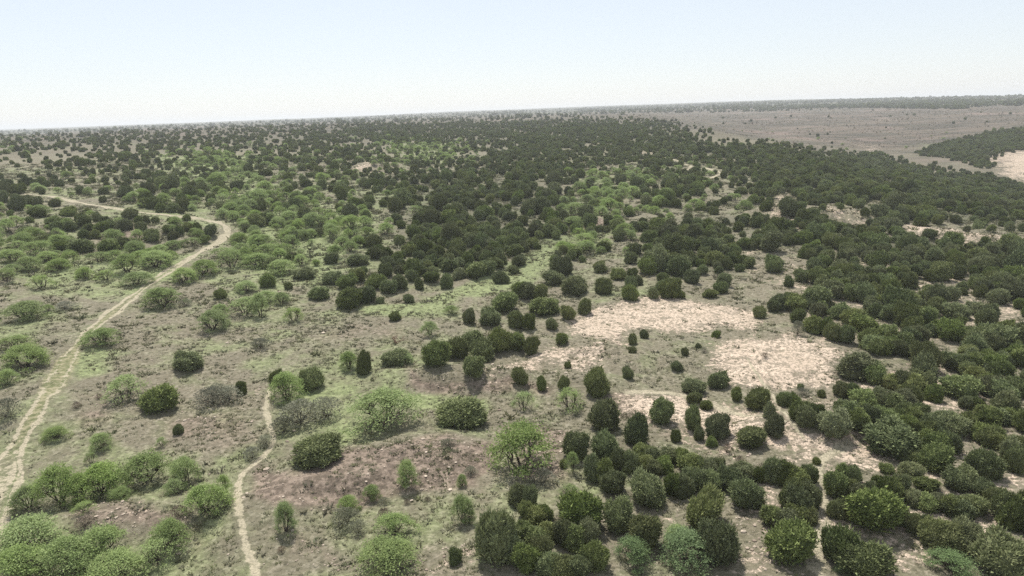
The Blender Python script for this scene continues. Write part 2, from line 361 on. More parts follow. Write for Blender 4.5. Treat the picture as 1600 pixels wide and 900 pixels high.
def mesquite(seed, form, per=30):
    rg = np.random.default_rng(seed); wood = []; tips = []
    flat = {'umbrella': .62, 'bushy': 1.0, 'round': .9, 'upright': .85}[form]
    nst = {'umbrella': 4, 'bushy': 7, 'round': 6, 'upright': 3}[form]
    def target(a, u):
        # point on the crown shell: u 0 centre .. 1 rim
        rr = .42 * u * (1 + .22 * math.sin(a * 2 + seed) + .14 * math.sin(a * 5 + seed * 2)); z = .92 * math.sqrt(max(0, 1 - (u * .93) ** 2)) * flat ** .2
        lowest = {'umbrella': .26, 'bushy': .08, 'round': .12, 'upright': .14}[form]
        return np.array([math.cos(a) * rr, math.sin(a) * rr, max(z, lowest) * rg.uniform(.86, 1.0)])
    def limb(p, q, r0_, r1_, sag=.05, n=5):
        pts = []; off = rg.normal(0, .018, (n, 3))
        for i in range(n):
            t = i / (n - 1); x = p + (q - p) * t + np.array([0, 0, sag * math.sin(math.pi * t)])
            if 0 < i < n - 1: x = x + off[i]
            pts.append(x)
        wood.append(tube(pts, np.linspace(r0_, r1_, n), 5)); return pts
    for k in range(nst):
        a = 2 * math.pi * k / nst + rg.uniform(-.4, .4); u = rg.uniform(.35, .6)
        t = target(a, u) * np.array([1, 1, .62]); base = np.array([math.cos(a), math.sin(a), 0]) * .02; base[2] = -.06
        st = limb(base, t, .020, .011, -.03)
        for j in range(5 if form != 'bushy' else 4):
            a2 = a + rg.normal(0, .55); u2 = rg.uniform(.25, 1.08); src = st[rg.integers(2, 5)]
            q = target(a2, u2) * np.array([1, 1, .9]); br = limb(src, q, .010, .005, .03, 4)
            for l in range(4):
                q2 = target(a2 + rg.normal(0, .35), min(1.05, max(.05, u2 + rg.normal(0, .22)))); s2 = br[rg.integers(1, 4)]
                tw = limb(s2, q2, .005, .002, .02, 3); tips.append(tw[2]); tips.append(tw[1] * .4 + tw[2] * .6)
    tips = np.array(tips)
    extra = {'umbrella': 40, 'bushy': 80, 'round': 60, 'upright': 55}[form]
    lobes = [(rg.uniform(0, 6.28), math.sqrt(rg.uniform(0.02, 1.15))) for _ in range({'umbrella': 12, 'bushy': 15, 'round': 12, 'upright': 8}[form])]
    ex = []
    for _ in range(extra):
        la, lu = lobes[rg.integers(len(lobes))]; q = target(la + rg.normal(0, .16), max(.03, lu + rg.normal(0, .10))) * rg.uniform(.84, 1.04); ex.append(q)
    ex = np.array(ex)
    tips = np.concatenate([tips, ex])
    size = rg.uniform(.028, .088, len(tips)) * (1 + .3 * np.sin(tips[:, 0] * 9 + seed))
    P = np.repeat(tips, per, 0) + rg.normal(0, 1, (len(tips) * per, 3)) * np.repeat(size, per)[:, None] * np.array([1, 1, .5])
    ct = np.repeat(rg.uniform(.1, .9, len(tips)), per)
    keep = P[:, 2] > .03; P = P[keep]; ct = ct[keep]; n = len(P)
    D = rg.normal(size=(n, 3)) + np.array([0, 0, .5])
    return leaves(P, D, rg.uniform(.011, .024, n), rg, np.clip(ct + rg.normal(0, .2, n), 0, 1)), join(wood)

def shrub(seed, dens=1.0):
    rg = np.random.default_rng(seed); n = int(900 * dens); wood = []
    for k in range(26):
        a = rg.uniform(0, 6.28); u = math.sqrt(rg.uniform(0, 1)); q = np.array([math.cos(a) * .45 * u, math.sin(a) * .45 * u, rg.uniform(.45, .95) * math.sqrt(1.05 - u * u)])
        wood.append(tube([[0, 0, -.05], q * .5 + rg.normal(0, .03, 3), q], [.008, .005, .002], 3))
    a = rg.uniform(0, 6.28, n); u = np.sqrt(rg.uniform(0, 1, n)); zz = rg.uniform(.08, 1, n) ** .7
    rr = .47 * u * np.sqrt(1.02 - zz * zz * .9) * (1 + .18 * np.sin(a * 3 + seed))
    P = np.stack([np.cos(a) * rr, np.sin(a) * rr, zz * .95], 1); D = P - np.array([0, 0, .1]) + rg.normal(0, .3, (n, 3))
    return leaves(P, D, rg.uniform(.018, .042, n), rg, np.clip(.5 + rg.normal(0, .28, n), 0, 1)), join(wood)

def deadtree(seed):
    rg = np.random.default_rng(seed); wood = []
    def grow(p, d, l, r, k):
        q = p + d * l; m = (p + q) / 2 + rg.normal(0, .04 * l, 3); wood.append(tube([p, m, q], [r, r * .8, r * .6], 5))
        if k:
            for _ in range(3):
                d2 = d + rg.normal(0, .55, 3); d2[2] = abs(d2[2]) * .8 + .12; grow(q if rg.random() < .6 else m, d2 / np.linalg.norm(d2), l * .7, r * .6, k - 1)
    for k in range(3):
        a = k * 2.1; grow(np.array([0, 0, -.05]), np.array([math.cos(a) * .6, math.sin(a) * .6, .7]), .34, .03, 3)
    return join(wood)

PLANT = {}
def register(kind, crown, wood, mleaf, mwood=MBK):
    (V, Fc, T) = crown; tv, tf = wood
    cm = mesh_np(kind + '_crown', V, Fc, [mleaf], attrs={'tint': T})
    tm = mesh_np(kind + '_trunk', tv, tf, [mwood], attrs={'tint': np.zeros(len(tv))}, smooth=True)
    al = mesh_np(kind + '_whole', np.concatenate([V, tv]), [Fc, tf + len(V)], [mleaf, mwood], fmat=np.r_[np.zeros(len(Fc)), np.ones(len(tf))], attrs={'tint': np.r_[T, np.zeros(len(tv))]})
    ww = max(np.abs(np.percentile(V[:, 0], [1, 99])).max(), np.abs(np.percentile(V[:, 1], [1, 99])).max()) * 2; hh = np.percentile(V[:, 2], 99.5)
    PLANT.setdefault(kind.split('#')[0], []).append(dict(crown=cm, trunk=tm, whole=al, w=ww, h=hh))
for i, f in enumerate(('dome', 'dome', 'lobed', 'cone', 'lobed', 'dome', 'lobed', 'cone', 'lobed', 'dome', 'lobed', 'dome')):
    c, wd = juniper(100 + i, f); register('juniper', c, wd, MJ)
for i, f in enumerate(('umbrella', 'bushy', 'round', 'umbrella', 'bushy', 'upright', 'round')):
    c, wd = mesquite(200 + i, f); register('mesquite', c, wd, MM)
for i, f in enumerate(('umbrella', 'umbrella')):
    c, wd = mesquite(216 + i, f, 15); register('mesquite', c, wd, MM)
for i, f in enumerate(('bushy', 'round')):
    c, wd = mesquite(230 + i, f); register('bluegreen', c, wd, MB)
for i in range(4):
    c, wd = shrub(300 + i, 1.3); register('greyshrub', c, wd, MS)
for i in range(2):
    c, wd = shrub(320 + i, .9); register('brownshrub', c, wd, MBR)
dv, df = deadtree(5)
dead_me = mesh_np('dead_tree', dv, df, [MDW], smooth=True)

# ------------------------------------------------------------------ where the plants of the photograph stand
# x of middle, y of foot, width, height as seen in the photograph; every one is set on the terrain at its own distance
JUN = """
497 727 66 46|wide flat-topped dark juniper casting black shade at the edge of the pink-brown mound
718 673 72 51|big rounded juniper with a light green sprig in front, alone below the grass
253 645 56 43|dark dome juniper touching the right side of the low flat-crowned mesquite
298 580 43 34|dark rounded juniper alone in dry grass above the flat-crowned mesquite
347 468 21 18|small dark round juniper alone between track and green mesquites
488 610 37 36|dark juniper rising behind the grey brush at the head of the footpath
432 600 26 24|small olive juniper beside the top end of the footpath
378 618 18 25|thin small juniper at right end of the grey brush patch
278 680 18 18|tiny dark juniper on bare pinkish slope above the long mesquite thicket
570 586 28 43|tall narrow dark juniper standing against a bright mesquite in the open
619 573 40 28|low olive juniper leaning on a green bush left of the pale bank
711 883 22 28|small upright juniper alone on stony ground at bottom centre
775 885 62 88|tall dark juniper at left edge of the bottom centre grove
683 573 42 46|large dark juniper at left end of the row above the brown bank
713 560 36 34
755 568 40 40
740 590 40 38|round juniper standing in front of the row above the brown bank
783 550 36 40
740 545 40 28
830 556 28 32|round juniper at right end of the row above the brown bank
808 547 40 32
732 507 25 28|egg-shaped juniper first in the line climbing to the green swath
768 510 38 30
787 488 40 34
817 516 42 35
833 470 42 34
815 464 30 26
848 492 50 28|wide low juniper just left of the fawn bush by the clearing
888 500 25 25|fawn-tinged sparse juniper at upper left corner of the pale clearing
914 491 25 28|round dark juniper at upper left rim of the pale clearing
863 515 21 19
878 539 21 20
942 461 27 28|round dark juniper standing alone behind the left rim of the clearing
986 470 28 28|round dark juniper standing alone on the top rim of the clearing
1022 467 18 20
1047 466 32 34|large juniper at middle of the top rim of the clearing
1063 467 18 16
1110 466 24 15
1126 460 28 20
1188 499 22 22|round juniper at the upper right corner of the pale clearing
1208 488 22 22
1242 487 36 28|dome juniper with an oval shadow just right of the clearing corner
900 462 40 33
867 447 36 26
937 426 22 20
966 438 26 20
988 437 20 20
893 407 19 20|small round juniper at the tip of the green swath
910 410 14 12
942 395 26 20
990 398 28 20
951 352 18 18|small round juniper by the pink bare patch in the middle valley
929 326 18 16
982 338 18 16
876 366 22 20|round juniper at right bank of the green swath
815 602 27 31|first of the three round junipers below the pale patch, the widest
846 610 18 25|middle of the three round junipers below the pale patch
880 609 19 23|third of the three round junipers below the pale patch
932 620 37 47|tall rounded juniper standing behind the pale green mesquite
947 676 50 52|dark juniper with reddish stems right beside the pale green mesquite
995 697 37 56|tall two-topped juniper at the upper corner of the central grove
982 594 21 23|small juniper alone at lower left of the speckled clearing
989 539 15 20|small upright juniper in the middle of the clearing, left of a pair
1006 529 14 15|small juniper in the middle of the clearing, right of a pair
988 553 14 12
887 576 12 13
1057 579 19 15|low round juniper near the gully between the two pale patches
1071 557 13 15|small juniper just above the gully between the two pale patches
1091 545 11 10
1119 529 14 14|small round juniper on the neck between the two pale patches
1083 618 37 25
1083 633 26 22
1121 608 32 30|dome juniper at the lower left edge of the right pale patch
1105 641 22 16
1151 628 22 24
1183 643 36 38
1030 663 35 42|pale olive juniper with bare stems alone on the stony slope
1083 675 30 42
1120 686 34 42
1112 700 18 20
1093 690 20 26
1170 702 44 36|dome juniper alone on the pale slope right of the central grove
1056 692 17 22|small ragged juniper alone on the pale slope above the grove
899 720 46 50|dark round juniper behind the small grey mesquite left of the grove
881 732 14 15
945 720 40 45
935 757 45 52
975 742 42 48
958 772 38 40
1010 725 45 32
1023 745 50 35
1053 728 45 32
1080 742 40 32
1108 748 50 38
1058 780 48 46
1085 768 40 40
1108 772 34 35
1140 768 38 38
1165 752 40 28
1187 755 24 28
1010 792 52 52|large round juniper at the lower front of the central grove
1169 798 48 52|dome juniper at the lower right corner of the central grove
1097 830 68 62|big round juniper in front of the central grove
1120 882 66 72|large dark juniper right of the bright blue-green mesquite at the bottom edge
908 832 66 65|big round dark juniper between grove and the pale bush at bottom centre
967 836 52 55|round bright-topped juniper beside the big dark one at bottom centre
1007 862 58 60|juniper standing behind the blue-green bush at the bottom edge
818 795 46 45
840 820 50 36
897 862 60 55
825 895 72 58
930 895 40 48
880 912 70 48
838 855 60 42
790 850 48 44
1215 760 45 50
1245 765 55 45
1250 808 62 62
1276 727 14 14
1263 825 35 30
1225 832 65 45
1230 885 70 68|large juniper left of the narrow sandy path at the bottom edge
1325 757 42 36
1303 780 35 48
1360 832 75 72|broad juniper in the middle of the lower right grove
1340 790 50 44
1390 785 55 48
1385 742 24 18
1392 825 48 44
1315 815 45 40
1310 882 65 66|large juniper right of the narrow sandy path at the bottom edge
1348 905 78 60|bright-topped round juniper at the bottom edge beside a pale open patch
1421 727 32 24
1424 750 35 28
1447 768 36 24
1445 800 52 34
1435 838 42 40
1478 868 80 60
1500 812 70 42
1495 768 40 35
1533 775 30 26
1538 752 50 52|tall dark juniper with heavy shade beside the sandy gap at right
1582 830 60 75
1560 905 80 68|large juniper at the bottom right corner
1232 640 42 32
1262 668 50 45
1303 685 48 45|dome juniper at the front tip of the long right-hand thicket
1322 625 42 32
1322 655 44 34
1343 675 55 50
1395 645 60 40
1397 718 80 58|large spreading juniper at the bottom of the long right-hand thicket
1385 672 50 40
1420 665 50 40
1440 690 60 44
1465 715 62 48
1487 682 60 44
1517 643 44 28
1560 665 60 35
1545 700 50 40
1575 712 50 38
1588 740 50 55
1350 640 40 30
1443 617 28 18
1417 620 28 18
1210 683 30 40
1203 655 22 30
1278 524 45 36
1312 537 44 38
1278 495 26 24
1337 594 60 46|broad bright green juniper at the right edge of the pale clearing
1370 603 34 35
1378 557 54 34
1445 580 38 50|tall egg-shaped juniper at the top of the sandy gap
1395 612 34 28
1425 618 58 45
1500 625 50 40|dark green juniper right of the sandy gap
1402 543 42 32
1284 622 14 14
1251 610 11 11|tiny dark juniper on the lower edge of the right pale patch
1500 582 52 36
1530 600 50 36
1570 630 66 44
1555 580 50 36
1590 575 36 34
1455 473 36 28
1232 472 22 18
1310 500 34 28
1330 510 36 30
1350 520 40 30
1360 490 34 26
1440 505 34 26
1492 500 40 26
1530 495 44 26
1470 525 44 30
1523 535 50 30
1425 560 24 20
640 474 18 17|small round juniper alone below the big middle wood
594 475 13 12
617 501 20 15|small pale green round juniper alone in the open grass
655 452 18 20
697 452 22 27|upright juniper with a dark foot at lower edge of the middle wood
673 442 27 20
517 413 25 20
557 415 36 20
578 403 18 16
477 437 32 20
497 469 33 22
543 483 40 34|large dark juniper at the lowest point of the left middle grove
570 475 36 30
607 459 30 24
627 452 26 26
587 451 30 24
540 452 34 26
520 445 30 22
560 440 34 24
607 423 24 24|round pale-topped juniper in the gap of the middle wood
625 424 20 16
645 440 28 22
743 435 36 28
762 430 30 26
717 437 26 20
700 425 30 22
777 420 26 20
417 450 28 24
451 453 14 13
810 416 25 20
803 400 26 20
660 425 30 20
640 400 26 20
594 398 18 18
577 386 24 18
31 303 22 18
25 312 14 11
43 322 24 14
57 322 20 17|round dark juniper left of the far end of the track
85 324 20 15|round juniper just below the far end of the track
60 340 28 18
85 352 24 16
105 338 22 12
110 333 24 12
90 358 20 13
112 360 22 16
99 352 18 12
133 352 22 18|round dark juniper on bare ground inside the bend of the track
130 373 18 16
137 362 18 14
157 363 24 18
170 360 22 18
165 350 16 14
198 360 27 20
203 342 25 18|round juniper touching the track where it passes behind
174 375 19 12|small round juniper on the pink bare patch inside the track bend
237 378 23 22|round juniper alone at right inside the bend of the track
226 324 18 16
213 394 28 24
168 394 36 22
130 396 40 24
99 392 24 18
86 380 24 20
39 378 24 18
45 368 30 14
70 384 26 18
243 350 13 13
267 332 22 16
290 326 18 14
270 350 16 12
292 345 14 12
262 364 16 14
280 369 18 18
269 374 18 14
294 362 16 16
310 364 18 18
329 369 22 20|last round juniper inside the tight bend of the track
318 380 18 14
387 363 17 15|dark round juniper just outside the tight bend of the track
345 325 14 12
355 329 14 12
325 323 9 8
400 331 14 10
420 340 18 12
450 340 16 10
13 398 20 14
150 342 8 7
"""
MES = """
596 683 132 70|large spreading mesquite with dark branching limbs in the open, biggest crown left of centre
197 630 78 43|low flat-crowned mesquite with bare dark limbs beside a round juniper
815 750 118 88|big pale airy mesquite with twisted dark limbs left of the central grove
255 485 62 38|flat-topped mesquite with visible trunk right of the sandy track
160 544 52 33|mesquite overhanging the track where its ruts turn green
723 822 42 50|small upright mesquite with one straight trunk and its shade below
448 838 42 58|narrow bright mesquite with dark shade alone right of the footpath
890 648 62 42|pale green mesquite in front of a tall juniper
818 645 45 35|very sparse pale mesquite below the three round junipers
618 848 70 44|rounded grey-green mesquite low at bottom centre
610 908 105 52|bright green mesquite cut by the bottom edge left of centre
637 763 40 46|grey-green upright mesquite on the pink-brown mound
722 762 20 22|little bright green mesquite seedling right of the pink mound
543 805 38 30
580 785 30 28
322 812 68 55|broad mesquite just left of the footpath
353 782 30 42|upright mesquite touching the left bank of the footpath
97 800 78 76|largest mesquite at left end of the long thicket
45 803 50 45|mesquite at the far left tip of the long thicket
160 786 75 62
232 768 95 60|wide light green mesquite at the right part of the long thicket
290 762 52 50|mesquite at the right tip of the long thicket
273 778 42 30
125 795 60 55
190 787 42 26
132 806 40 20
50 880 110 70
160 885 90 60
268 862 62 50|rightmost mesquite of the bottom left thicket
245 893 80 48
35 918 100 62
183 922 100 52
110 908 90 66
88 692 45 26|low mesquite bush right of the sandy track on bare slope
158 706 38 30
143 727 25 22
253 700 22 18
333 521 56 38|mesquite in the open right of the track with a shadow below
385 496 60 34
385 458 40 20
345 495 30 22
40 505 65 35|spreading bright mesquite alone at the left margin
75 487 22 12
65 453 44 25|small flat mesquite alone in pale grass at the left
25 549 50 22
40 583 82 36|bright yellow-green mesquite bushes at left margin beside the track
12 605 40 30
214 448 48 24|low round mesquite touching the left side of the track
165 440 36 20
200 430 52 36|mesquite with leaning bare trunk left of the track
93 425 45 20
133 437 30 22
45 424 40 25
12 443 40 26
245 421 60 30
288 445 46 28
320 432 52 28
362 422 60 35
350 408 40 24
378 398 36 20
450 632 52 54|green mesquite behind the grey brush at the footpath
545 580 35 33|bright mesquite touching a tall narrow juniper
636 570 28 20
672 528 36 28|rounded grey-green mesquite alone left of the juniper line
705 492 26 16
460 505 42 27|small pale mesquite alone in grass
407 497 40 42
440 477 30 22
415 475 40 22
440 430 50 26
470 415 30 20
405 420 50 26
420 400 40 20
895 742 24 42|thin grey mesquite between a round juniper and the grove
890 785 46 28|pale low mesquite in the gap above the big round juniper
1057 855 44 34
750 430 26 20
525 405 30 24
548 395 30 20
535 388 26 20
520 378 34 24
500 352 30 18
515 365 28 18
496 340 28 18
455 390 36 26|grey-green round mesquite in pale grass right of the track bend
445 372 26 16
410 385 40 18
400 372 26 14
432 360 20 12
468 352 20 12
565 332 20 14|light green mesquite in a notch of the middle wood
650 337 34 18|pale green mesquite inside the middle wood
110 412 40 18
155 412 40 20
180 408 36 18
60 400 50 22
20 412 44 24
30 392 34 18
75 412 40 20
20 430 36 18
220 412 40 22
250 397 30 16
300 385 30 14
270 390 30 14
235 405 36 18
900 340 44 26|large round pale mesquite in the middle valley
930 308 20 14
905 300 26 18
925 290 24 16
948 300 20 18
965 358 30 18|yellow-green mesquite beside a small round juniper in the middle valley
975 370 36 24
895 355 36 16
915 385 44 22
880 395 30 20
905 372 30 18
1022 335 26 14|yellow-green mesquite at the edge of the dense right wood
990 310 30 22
1000 290 22 16
1040 308 30 16
978 400 20 16
"""
BLU = """
1073 897 98 62|bright blue-green mesquite cut by the bottom edge right of centre
988 892 66 50|greyish blue-green bush at the bottom edge in front of a juniper
1485 908 76 34|blue-green bush cut by the bottom edge at right
1315 900 26 20|small blue-green bush beside the sandy path at the bottom edge
"""
GRY = """
470 672 72 46|large grey leafless brush at the head of the footpath
510 660 55 40
443 682 42 32
540 828 50 33|grey brush with dark foot left of the rounded mesquite
415 700 30 20
330 637 52 32
358 632 48 28
340 622 40 20
103 486 30 16|faint grey bush in dry grass at left
408 547 30 20
12 657 45 35|grey-green bush at left margin beside the track
395 720 30 22
1246 525 20 26|fawn dry bush on the grey ground at the clearing's right corner
560 838 30 24
1100 552 14 10
850 760 40 26
735 745 24 16
290 480 24 14
700 700 26 14
10 890 24 28
600 790 22 12
1255 620 22 14
"""
BRN = """
133 828 36 20|low brown bush on the bank below the long thicket
280 812 30 22
1136 710 17 18|small rust-brown bush on the pale slope
1155 724 14 13
440 865 14 12|small dark brown tuft bush near the footpath
636 790 14 10
668 785 14 9
575 640 12 8
600 812 24 18
790 700 18 12
706 640 20 14
1195 560 14 10
120 640 18 12
155 625 14 10
640 872 16 12
"""
def parse(t, split=False):
    out = []
    for l in t.strip().split('\n'):
        a, _, b = l.partition('|'); x, y, w_, h_ = map(float, a.split())
        if split and w_ >= 50 and not b:
            for dx, dy, k in ((-.27, -.16, .60), (.27, -.12, .58), (-.02, 0, .66)): out.append((x + dx * w_, y + dy * h_, w_ * k, h_ * .80, None))
        elif split and w_ >= 42 and not b:
            for dx, dy, k in ((-.2, -.08, .68), (.22, 0, .62)): out.append((x + dx * w_, y + dy * h_, w_ * k, h_ * .86, None))
        else: out.append((x, y, w_, h_, b or None))
    return out

# how thick juniper and mesquite stand farther off: rows of the photograph, one figure each 50 px
DENS = """
178 00000000002233344332221100000000 00000000000000000000000000000000
186 00000000334455566543211000000000 00000000000000000000000000000000
195 00002223455667777888800000000000 00000000000000000000000000000000
205 33344445566777777888840000000000 00000000000000000000000000000000
216 44455555677777778888880000000000 00000000000110000000000000000000
230 44455555666544677888888890000000 11000011100155310000000000000000
245 34455443566623477756888889990000 00001454111155300000000000000000
262 22444434456633677745765899999000 00000333432222100001222000000000
280 12257633345678778733676699999999 01100055422100000056311000000000
300 34446643344578888831664599999999 11111234544200000076221000000000
320 44544331334588888832664489958999 11112367765100000076321000000000
340 33544332232478888842367888878899 22211267654200000145211000000000
360 24432210122178887851799888988357 43111367543200000034100000000000
380 13322100112277887721889789999999 76555366543100000052000000000000
400 10010000213477777301889749999999 64454344432000000020000000000000
425 00000000223666665200888859999999 00000000200000000000000000000000
450 00000000000300000004331238999899 00000000000000000000000000000000
475 00000000000000000000000069998899 00000000000000000000000000000000
500 00000000000000000000000009998889 00000000000000000000000000000000
540 00000000000000000000000000089688 00000000000000000000000000000000
580 00000000000000000000000000007688 00000000000000000000000000000000
620 00000000000000000000000000055366 00000000000000000000000000000000
660 00000000000000000000000000047757 00000000000000000000000000000000
700 00000000000000000000000000001335 00000000000000000000000000000000
740 00000000000000000000000000002221 00000000000000000000000000000000
780 00000000000000000100002200003345 00000000000000000000000000000000
820 00000000000000000300000020043355 00000000000000000000000000000000
860 30300000000000040200002000043356 00000000000000000000000000000000
900 40400000000000040200002020043256 30300000000000000000000000000000
"""
rows = [l.split() for l in DENS.strip().split('\n')]
DY = np.array([float(r[0]) for r in rows]); DJ = np.array([[int(c) for c in r[1]] for r in rows]) / 10.; DM = np.array([[int(c) for c in r[2]] for r in rows]) / 10.
DJ[-1, :17] = DJ[-1, :17] * (DJ[-1, :17] > 0.35); DJ[-2, :5] = 0; DJ[-1, :5] = 0; DJ[DY >= 520, 23:] *= .85
def dens(px, py, T):
    c = np.clip((px - 25) / 50, 0, 30.999); i = np.clip(np.searchsorted(DY, py) - 1, 0, len(DY) - 2)
    t = np.clip((py - DY[i]) / (DY[i + 1] - DY[i]), 0, 1); j = c.astype(int); u = c - j
    return (T[i, j] * (1 - u) + T[i, j + 1] * u) * (1 - t) + (T[i + 1, j] * (1 - u) + T[i + 1, j + 1] * u) * t
def inpoly(px, py, poly):
    poly = np.asarray(poly, float); ins = np.zeros(np.shape(px), bool); n = len(poly); j = n - 1
    for i in range(n):
        xi, yi = poly[i]; xj, yj = poly[j]
        c = ((yi > py) != (yj > py)) & (px < (xj - xi) * (py - yi) / ((yj - yi) if yj != yi else 1e-9) + xi)
        ins ^= c; j = i
    return ins
def polydist(px, py, poly, closed=True):
    """distance to the outline in metres"""
    poly = np.asarray(poly, float); d = np.full(np.shape(px), 1e9)
    n = len(poly)
    for i in range(n if closed else n - 1):
        a = poly[i]; b = poly[(i + 1) % n]; ab = b - a; L = (ab ** 2).sum() + 1e-9
        t = np.clip(((px - a[0]) * ab[0] + (py - a[1]) * ab[1]) / L, 0, 1)
        d = np.minimum(d, np.hypot(px - a[0] - ab[0] * t, py - a[1] - ab[1] * t))
    return d
def P_(t): return [tuple(map(float, q.split(','))) for q in t.split()]
EDGE_BARE = P_('905,181 960,183 1020,186 1075,190 1114,194 1118,204 1160,213 1230,226 1310,233 1372,240 1420,256 1500,268 1600,288 1700,310 1700,150 905,150')
FARPATCH = P_('1432,238 1470,226 1520,214 1560,206 1600,200 1700,196 1700,236 1600,237 1556,243 1552,262 1535,262 1500,252 1450,244')
BANDS = [P_('1100,171 1200,168.5 1300,165 1400,160.5 1470,158 1640,158 1640,168 1560,165 1500,171 1440,170.5 1330,168.5 1200,171')]

def worldpoly(pp):
    pp = np.asarray(pp, float); q = []
    for i in range(len(pp)):
        a = pp[i]; b = pp[(i + 1) % len(pp)]
        for t in np.linspace(0, 1, 4)[:-1]: q.append(a + (b - a) * t)
    q = np.array(q); return ground(q[:, 0], q[:, 1])[:, :2]
SAND = [  # outline, strength
 ('883,508 905,488 950,478 1000,466 1060,464 1120,474 1178,486 1182,518 1120,514 1070,520 1030,515 1000,512 975,520 960,538 925,528 890,520', 1.0),
 ('1108,562 1120,546 1150,532 1200,528 1240,515 1262,530 1312,545 1312,570 1305,604 1270,610 1230,606 1180,614 1130,598 1112,580', 1.0),
 ('770,562 840,545 880,538 930,530 970,545 990,560 950,578 900,584 860,580 800,590 750,600 700,585 740,575', .66),
 ('955,618 1010,608 1070,610 1130,632 1200,645 1240,662 1300,682 1360,690 1372,712 1330,725 1240,712 1180,700 1140,712 1060,690 1040,665 1000,668 985,640', .82),
 ('1185,605 1230,620 1250,655 1290,690 1380,720 1440,760 1420,790 1340,740 1300,735 1200,705 1190,650', .74),
 ('1130,690 1190,700 1200,745 1230,790 1300,790 1295,850 1275,905 1255,905 1262,840 1190,800 1180,760', .60),
 ('1310,745 1400,770 1470,790 1560,750 1600,740 1600,800 1500,840 1420,870 1400,905 1380,905 1400,850 1330,800', .60),
 ('1310,560 1345,590 1420,560 1470,540 1500,560 1480,610 1490,650 1440,640 1380,620 1320,620', .74),
 ('1465,560 1480,585 1485,620 1500,640 1485,642 1460,628 1462,590', 1.0),
 ('1255,465 1265,462 1285,500 1300,545 1288,545 1270,500', 1.0), ('1330,480 1345,478 1352,500 1340,505', .9), ('1395,440 1420,452 1445,470 1435,478 1400,458', .9), ('1560,690 1600,700 1600,714 1555,702', 1.0),
 ('1370,500 1395,505 1440,518 1436,528 1385,517', .85), ('1180,395 1190,395 1193,440 1182,440', .85), ('1585,400 1595,400 1598,440 1586,430', .9), ('1435,422 1450,438 1447,455 1432,440', .9), ('1440,640 1490,655 1540,690 1530,700 1470,668', .95),
 ('1430,705 1460,735 1475,775 1462,782 1440,745 1420,712', 1.0), ('1540,735 1600,740 1600,765 1560,760', 1.0), ('1340,330 1360,345 1350,360 1335,345', .9), ('1320,400 1350,405 1360,425 1335,420', .8), ('1225,400 1250,405 1255,430 1235,425', .8), ('1500,420 1530,425 1545,440 1515,440', .85),
 ('1465,455 1520,465 1530,490 1500,495 1480,480', .85),
 ('1560,470 1575,460 1600,480 1600,520 1565,510', .95),
 ('1230,470 1262,460 1290,490 1300,520 1275,490 1270,475', .75),
 ('1400,350 1450,352 1500,362 1560,366 1596,374 1590,381 1520,377 1460,372 1410,364', 1.0),
 ('1205,310 1240,300 1250,320 1240,360 1215,362 1200,340', .85), ('1286,312 1302,316 1345,350 1330,358 1300,345 1290,330', .85),
 ('1290,365 1345,385 1330,400 1290,385', .6),
 ('1100,372 1148,366 1152,385 1110,392', .68),('1160,385 1200,380 1215,420 1190,445 1175,420', .6),
 ('545,262 575,252 583,262 580,270 548,268', .95), ('588,250 612,258 615,270 592,266', .75),
 ('922,218 955,222 962,232 930,232', .45), ('1000,236 1025,240 1010,246', .9),
 ('1545,243 1580,236 1640,230 1700,240 1700,310 1640,292 1600,282 1575,278 1556,262', .95),
 ('1356,228 1366,226 1372,240 1360,244', .9), ('1375,186 1392,184 1392,188 1378,189', .8), ('1500,162 1525,160 1530,170 1505,169', .6),
 ('700,480 740,460 760,470 700,500', .1), ('370,590 425,600 430,660 400,640 372,615', .5),('1000,700 1020,735 1000,760 985,800 975,760', .3),
 ('420,870 520,860 560,905 400,905', .42), ('640,840 760,840 745,905 650,905', .48), ('640,870 700,868 760,840 770,850 700,880 640,886', .62), ('130,770 240,775 300,800 250,840 150,850 100,830', .42), ('1140,800 1190,800 1210,860 1180,905 1120,905 1150,860', .62), ('985,770 1060,790 1085,830 1050,850 1000,810', .5),
 ('1180,420 1600,400 1600,560 1400,545 1330,545 1250,520', .52), ('1250,600 1600,560 1600,905 1130,905 1160,740 1240,680', .55), ('880,440 1180,430 1180,480 1110,480 1000,462 880,470', .28),
 ('180,360 240,370 230,385 160,382', .4), ('330,338 362,346 368,372 350,376 345,352', .7), ('640,560 680,560 660,600 640,598',.3), ('880,280 930,270 925,292 870,298',.3), ('830,300 885,296 880,312 835,316', .2),
]
